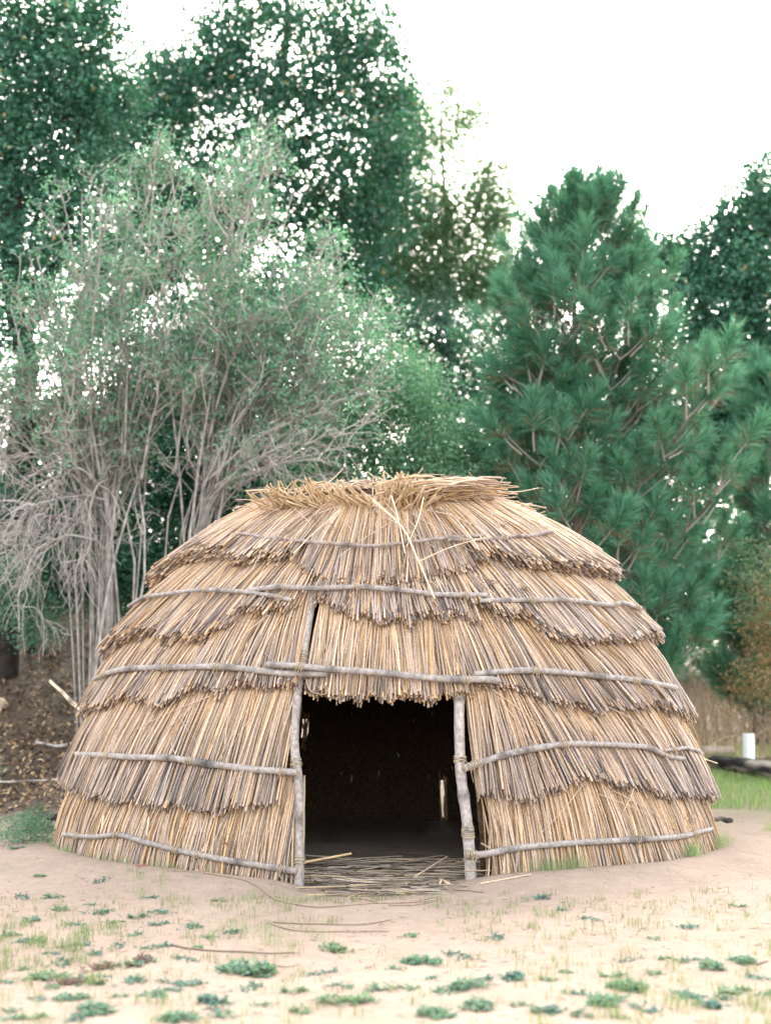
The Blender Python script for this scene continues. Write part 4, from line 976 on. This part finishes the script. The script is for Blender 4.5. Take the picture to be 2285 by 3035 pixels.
# ---- the grey half bare shrub
rs = np.random.default_rng(61)
shrub = empty('bare_shrub', tuple(gp(330, 16.8)), 'large grey multi-stemmed shrub of bare twigs with sparse pale leaves', 'shrub')
TW = np.array([.30, .275, .25])
def mk(pts, K=6): return curve_pts(pts, K)
stems = []
b1, b2, b3 = gp(322, 16.8), gp(545, 16.9), gp(290, 16.9)
f1, f2 = at(325, 1640, 16.8), at(600, 1540, 16.8)
for tx, ty, base, fork, dd in [(300, 560, b1, f1, 0), (390, 480, b1, f1, .3), (200, 640, b1, f1, -.4), (480, 560, b1, f1, .2), (110, 760, b1, f1, .1), (30, 900, b3, at(255, 1560, 16.8), -.3), (-40, 1150, b3, at(255, 1560, 16.8), .4),
                           (620, 480, b2, f2, 0), (720, 400, b2, f2, .3), (790, 470, b2, f2, -.3), (870, 560, b2, f2, .4), (960, 700, b2, f2, 0), (560, 620, b1, f1, -.5), (1010, 860, b2, f2, -.2), (900, 820, b2, f2, -.5), (680, 700, b2, f2, .5), (420, 700, b3, f1, .5), (1040, 1060, b2, f2, .3), (160, 1000, b3, f1, -.6), (330, 900, b1, f1, .6),
                           (1000, 1210, b2, f2, -.2), (560, 900, b1, f1, .1), (820, 950, b2, f2, .1)]:
    tip = at(tx, ty, 16.8 + dd * 1.6)
    mid = fork * .45 + tip * .55 + np.array([rs.normal(0, .10), rs.normal(0, .12), rs.normal(0, .08)])
    lean = (tip - fork) * np.array([1, 1, 0]) * -.06
    stems.append((np.array(mk([base, fork, mid + lean, tip], 14)), .036 * rs.uniform(.55, 1.2), False))
    for rep_ in range(2):     # thinner stems fanning up beside each main one
        tip2 = at(tx + rs.normal(0, 70), ty + rs.normal(60, 90), 16.8 + rs.normal(0, .8)); b2_ = base + np.array([rs.normal(0, .11), rs.normal(0, .2), 0])
        f2_ = fork + rs.normal(0, .16, 3); mid2 = f2_ * .45 + tip2 * .55 + rs.normal(0, .1, 3)
        stems.append((np.array(mk([b2_, f2_, mid2, tip2], 14)), .017 * rs.uniform(.6, 1.2), False))
for tx, ty, base in [(30, 1570, at(300, 1500, 16.6)), (130, 1620, at(310, 1480, 16.5)), (0, 1380, at(290, 1480, 16.5)), (-20, 1650, at(280, 1560, 16.4)), (240, 1640, at(320, 1420, 16.5)), (50, 1740, at(290, 1600, 16.3)), (20, 1230, at(150, 1330, 16.6)), (900, 1380, at(620, 1480, 16.4)), (140, 1480, at(300, 1440, 16.5))]:
    tip = at(tx, ty, 16.3); mid = (base + tip) / 2 + np.array([0, 0, .28])
    stems.append((np.array(mk([base, mid, tip], 14)), .016, True))
for tx, ty, bx, by in [(980, 1290, 640, 1440), (900, 1240, 620, 1420), (1040, 1180, 700, 1350), (760, 1180, 600, 1450), (860, 1090, 660, 1330), (980, 1010, 720, 1250), (470, 1180, 420, 1420), (240, 1150, 300, 1420), (560, 1120, 520, 1400), (60, 1220, 250, 1420), (150, 1210, 290, 1450), (700, 1040, 620, 1300), (380, 1060, 370, 1350)]:
    base = at(bx, by, 16.5); tip = at(tx, ty, 16.3); mid = (base + tip) / 2 + np.array([0, 0, .12])
    stems.append((np.array(mk([base, mid, tip], 14)), .018, False))
L2, L3, L4 = [], [], []
for P, r, low in stems:
    bf = Buf(); tubes(bf, P[None], np.linspace(r, .006, 14)[None], np.broadcast_to(TW * rs.uniform(.75, 1.05), (1, 14, 3)), S=6)
    bf.build('stem', M_BARK, shrub)
def child(P, t, length, up, spread, droop, K=5):
    i = min(int(t * (len(P) - 1)), len(P) - 2); p = P[i] + (P[i + 1] - P[i]) * (t * (len(P) - 1) - i)
    tg_ = norm(P[i + 1] - P[i]); d = norm(tg_ + rs.normal(0, spread, 3) + np.array([0, 0, up]))
    q = np.linspace(0, 1, K)[:, None]
    side = rs.normal(0, .16, 3) * length
    return p + d * length * q + side * np.sin(np.pi * q) + np.array([0, 0, -droop * length]) * q ** 2 + rs.normal(0, .012, (K, 3)) * q
for P, r, low in stems:
    for k in range(6 if not low else 8):
        t = rs.uniform(.34, 1)
        L2.append((child(P, t, rs.uniform(.45, 1.05) * (1.1 - .45 * t) * (.8 if low else 1),   .35 if not low else -.05, .42, .25 if low else .05), low))
for P, low in L2:
    for k in range(5): L3.append((child(P, rs.uniform(.2, 1), rs.uniform(.2, .5), .22 if not low else -.12, .5, .35 if low else .10), low))
for P, low in L3:
    for k in range(2): L4.append((child(P, rs.uniform(.25, 1), rs.uniform(.08, .26), 0, .7, .3 if low else .1, 4), low))
bf = Buf()
for LL, ra, rb_ in ((L2, .0105, .006), (L3, .0075, .0045), (L4, .0055, .0035)):
    A = np.array([p for p, _ in LL]); K = A.shape[1]
    bright = rs.uniform(.75, 1.5, len(A))[:, None, None] * np.where(np.array([l for _, l in LL])[:, None, None], 1.15, 1.0)
    lw = np.where(np.array([l for _, l in LL]), .66, .80)[:, None]
    tubes(bf, A, np.linspace(ra, rb_, K)[None] * lw, np.broadcast_to(TW * bright, A.shape), S=3, cap=False)
bf.build('twigs', M_TWIG, shrub, kind='stuff')
T4 = np.array([p[-1] for p, l in L4 if not l] + [p[2] for p, l in L4 if not l])
zz_ = T4[:, 2]; pr = sstep(3.4, 5.2, zz_ + rs.normal(0, .5, len(zz_))) * .75 + .05
T4 = T4[rs.random(len(T4)) < pr]
per = 7; P = np.repeat(T4, per, 0) + rs.normal(0, .045, (len(T4) * per, 3)); N = len(P)
bf = Buf(); leaves(bf, P,   .055 * rs.uniform(.6, 1.3, N), .026, mixcol(np.array([.055, .165, .11]), np.array([.20, .36, .24]), np.clip(np.repeat(rs.random(len(T4)), per) + rs.normal(0, .2, N), 0, 1)))
bf.build('foliage', M_LEAF, shrub, smooth=False)

# ---- pines
def tuft_mesh(seed, n=260, L=.23):
    rs = np.random.default_rng(seed); bf = Buf()
    K = 5; P = np.stack([rs.normal(0, .006, K), rs.normal(0, .006, K), np.linspace(-.22, .30, K)], -1)
    tubes(bf, P[None], np.linspace(.010, .006, K)[None], np.array([.33, .30, .26]), S=4)
    tubes(bf, np.array([[[0, 0, .29], [0, 0, .315], [0, 0, .345]]]), np.array([[.009, .011, .003]]), np.array([.55, .42, .25]), S=5)
    t = rs.random(n) ** .8; z = -.04 + .34 * t
    az = rs.uniform(0, 2 * math.pi, n); an = np.interp(t, [0, 1], [1.15, .35]) + rs.normal(0, .2, n)
    d = np.stack([np.cos(az) * np.sin(an), np.sin(az) * np.sin(an), np.cos(an)], -1)
    base = np.stack([0 * z, 0 * z, z], -1)
    ln = L * rs.uniform(.75, 1.15, n)[:, None]
    s = norm(np.cross(d, rs.normal(size=(n, 3)))) * .0032
    mid = base + d * ln * .55; tip = base + d * ln + np.array([0, 0, -.02]) + rs.normal(0, .012, (n, 3))
    V = np.stack([base - s * .8, base + s * .8, mid + s, mid - s, tip], 1)
    c = mixcol(np.array([.04, .155, .095]), np.array([.12, .29, .175]), rs.random(n))
    c = np.where(((t < .35) & (rs.random(n) < .22))[:, None], np.array([.20, .13, .07]), c)
    C = np.stack([c * .9, c * .9, c, c, c * 1.15], 1)
    i = np.arange(n)[:, None] * 5
    bf.add(V, [i + np.array([[0, 1, 2, 3]]), i + np.array([[3, 2, 4]])], C.reshape(-1, 3))
    return bf
def pine(name, label, base, top, prof, nb, seed, n_obj, tsc=1.0, extra=True):
    rs = np.random.default_rng(seed)
    root = empty(name, tuple(base), label, 'tree')
    H = top[2] - base[2]
    trunkP = curve_pts([base, base * .5 + top * .5 + np.array([.04, 0, 0]), top], 16)
    bf = Buf(); tubes(bf, trunkP[None], np.linspace(.11, .012, 16)[None], np.broadcast_to(np.array([.23, .155, .105]), (1, 16, 3)), S=10)
    bf.build('trunk', M_BARK, root)
    spots, br, main_ = [], [], []
    nwh = nb // 6
    for wv in range(nwh):
        f = .17 + .80 * (wv / (nwh - 1)); 
        for k in range(6 if f < .9 else 4):
            ff = f + rs.normal(0, .012); h = base[2] + H * ff
            p0 = base + (top - base) * ff
            az = k * 2 * math.pi / 6 + wv * 1.1 + rs.normal(0, .25)
            L = np.interp(ff, prof[0], prof[1]) * rs.uniform(.6, 1.15) * (1 + .16 * math.cos(az))
            out = np.array([math.cos(az), math.sin(az), 0])
            rise = np.interp(ff, [0, .5, 1], [.10, .45, 1.3])
            q = np.linspace(0, 1, 7)[:, None]
            P = p0 + out * L * q + np.array([0, 0, 1.]) * L * (rise * q + .30 * q ** 2.5 - .16 * np.sin(np.pi * q))
            main_.append(P); br.append(P)
            dirt = norm(P[-1] - P[-2] + np.array([0, 0, .25 * L]))
            spots.append((P[-1], dirt, 1.1))
            for s_ in (.86, .68, .50, .34):
                if s_ < .6 and L < .7: continue
                i = int(s_ * 6); pb = P[i]
                side = np.cross(out, [0, 0, 1.]) * rs.choice([-1, 1])
                for sg in (-1, 1):
                    dv = norm(out * .55 + side * sg * rs.uniform(.6, 1.0) + np.array([0, 0, rs.uniform(.35, .85)]))
                    l2 = rs.uniform(.22, .5) * min(L, 1.2)
                    br.append(np.array([pb + dv * l2 * qq + np.array([0, 0, .08 * qq * qq]) for qq in np.linspace(0, 1, 7)]))
                    spots.append((pb + dv * l2, norm(dv + np.array([0, 0, .5])), 1.0))
    for P in main_:
        bf = Buf(); tubes(bf, P[None], np.linspace(.015, .006, 7)[None], np.array([.12, .108, .095]), S=5)
        bf.build('branch', M_TWIG, root)
    mi = {id(p) for p in main_}; A = np.array([p for p in br if id(p) not in mi])
    bf = Buf(); tubes(bf, A, np.linspace(.013, .006, 7)[None], np.array([.21, .19, .17]), S=4)
    bf.build('branchlets', M_TWIG, root, kind='stuff')
    spots.append((top, np.array([0, 0, 1.]), 1.0))
    # tufts turned to the open front show largest: those are objects of their own
    order = sorted(range(len(spots)), key=lambda i: spots[i][0][1] - .35 * abs(spots[i][0][0] - base[0]))
    metas = [tuft_mesh(seed * 10 + k).mesh('needle_tuft') for k in range(5)]
    for m_ in metas: m_.materials.append(M_NEEDLE)
    rest = Buf(); vars_ = [tuft_mesh(seed * 10 + 7 + k, n=190) for k in range(3)]
    for v in vars_: v.v = np.concatenate(v.v); v.c = np.concatenate(v.c)
    for r_, i in enumerate(order):
        p, d, sc = spots[i]; d = Vector(norm(d + rs.normal(0, .15, 3)))
        M = Matrix.Translation(Vector(p)) @ d.to_track_quat('Z', 'Y').to_matrix().to_4x4() @ Matrix.Rotation(rs.uniform(0, 6.28), 4, 'Z') @ Matrix.Scale(sc * tsc * rs.uniform(.8, 1.2), 4)
        if r_ < n_obj:
            o = link('needle_tuft', metas[rs.integers(5)], None, root); o.matrix_basis = M
        else:
            v = vars_[rs.integers(3)]; Mn = np.array(M)
            rest.add(v.v @ Mn[:3, :3].T + Mn[:3, 3], v.f, v.c)
    if rest.n: rest.build('needles', M_NEEDLE, root, kind='stuff')
    return len(spots)
pb_, pt_ = gp(1700, 18.5), at(1695, 615, 18.5)
n1 = pine('pine_tree', 'big green long-needled pine with whorled branches right of the hut', pb_, pt_, ([0, .12, .3, .5, .7, .85, 1], [.9, 1.2, 1.9, 1.6, 1.0, .56, .17]), 102, 5, 295, tsc=1.12)
pb2, pt2 = gp(2300, 20.5), at(2305, 1180, 20.5)
pine('pine_tree', 'smaller bluish young pine in shade at the right margin', pb2, pt2, ([0, .3, .6, 1], [1.0, .95, .7, .2]), 48, 6, 70, tsc=1.2)
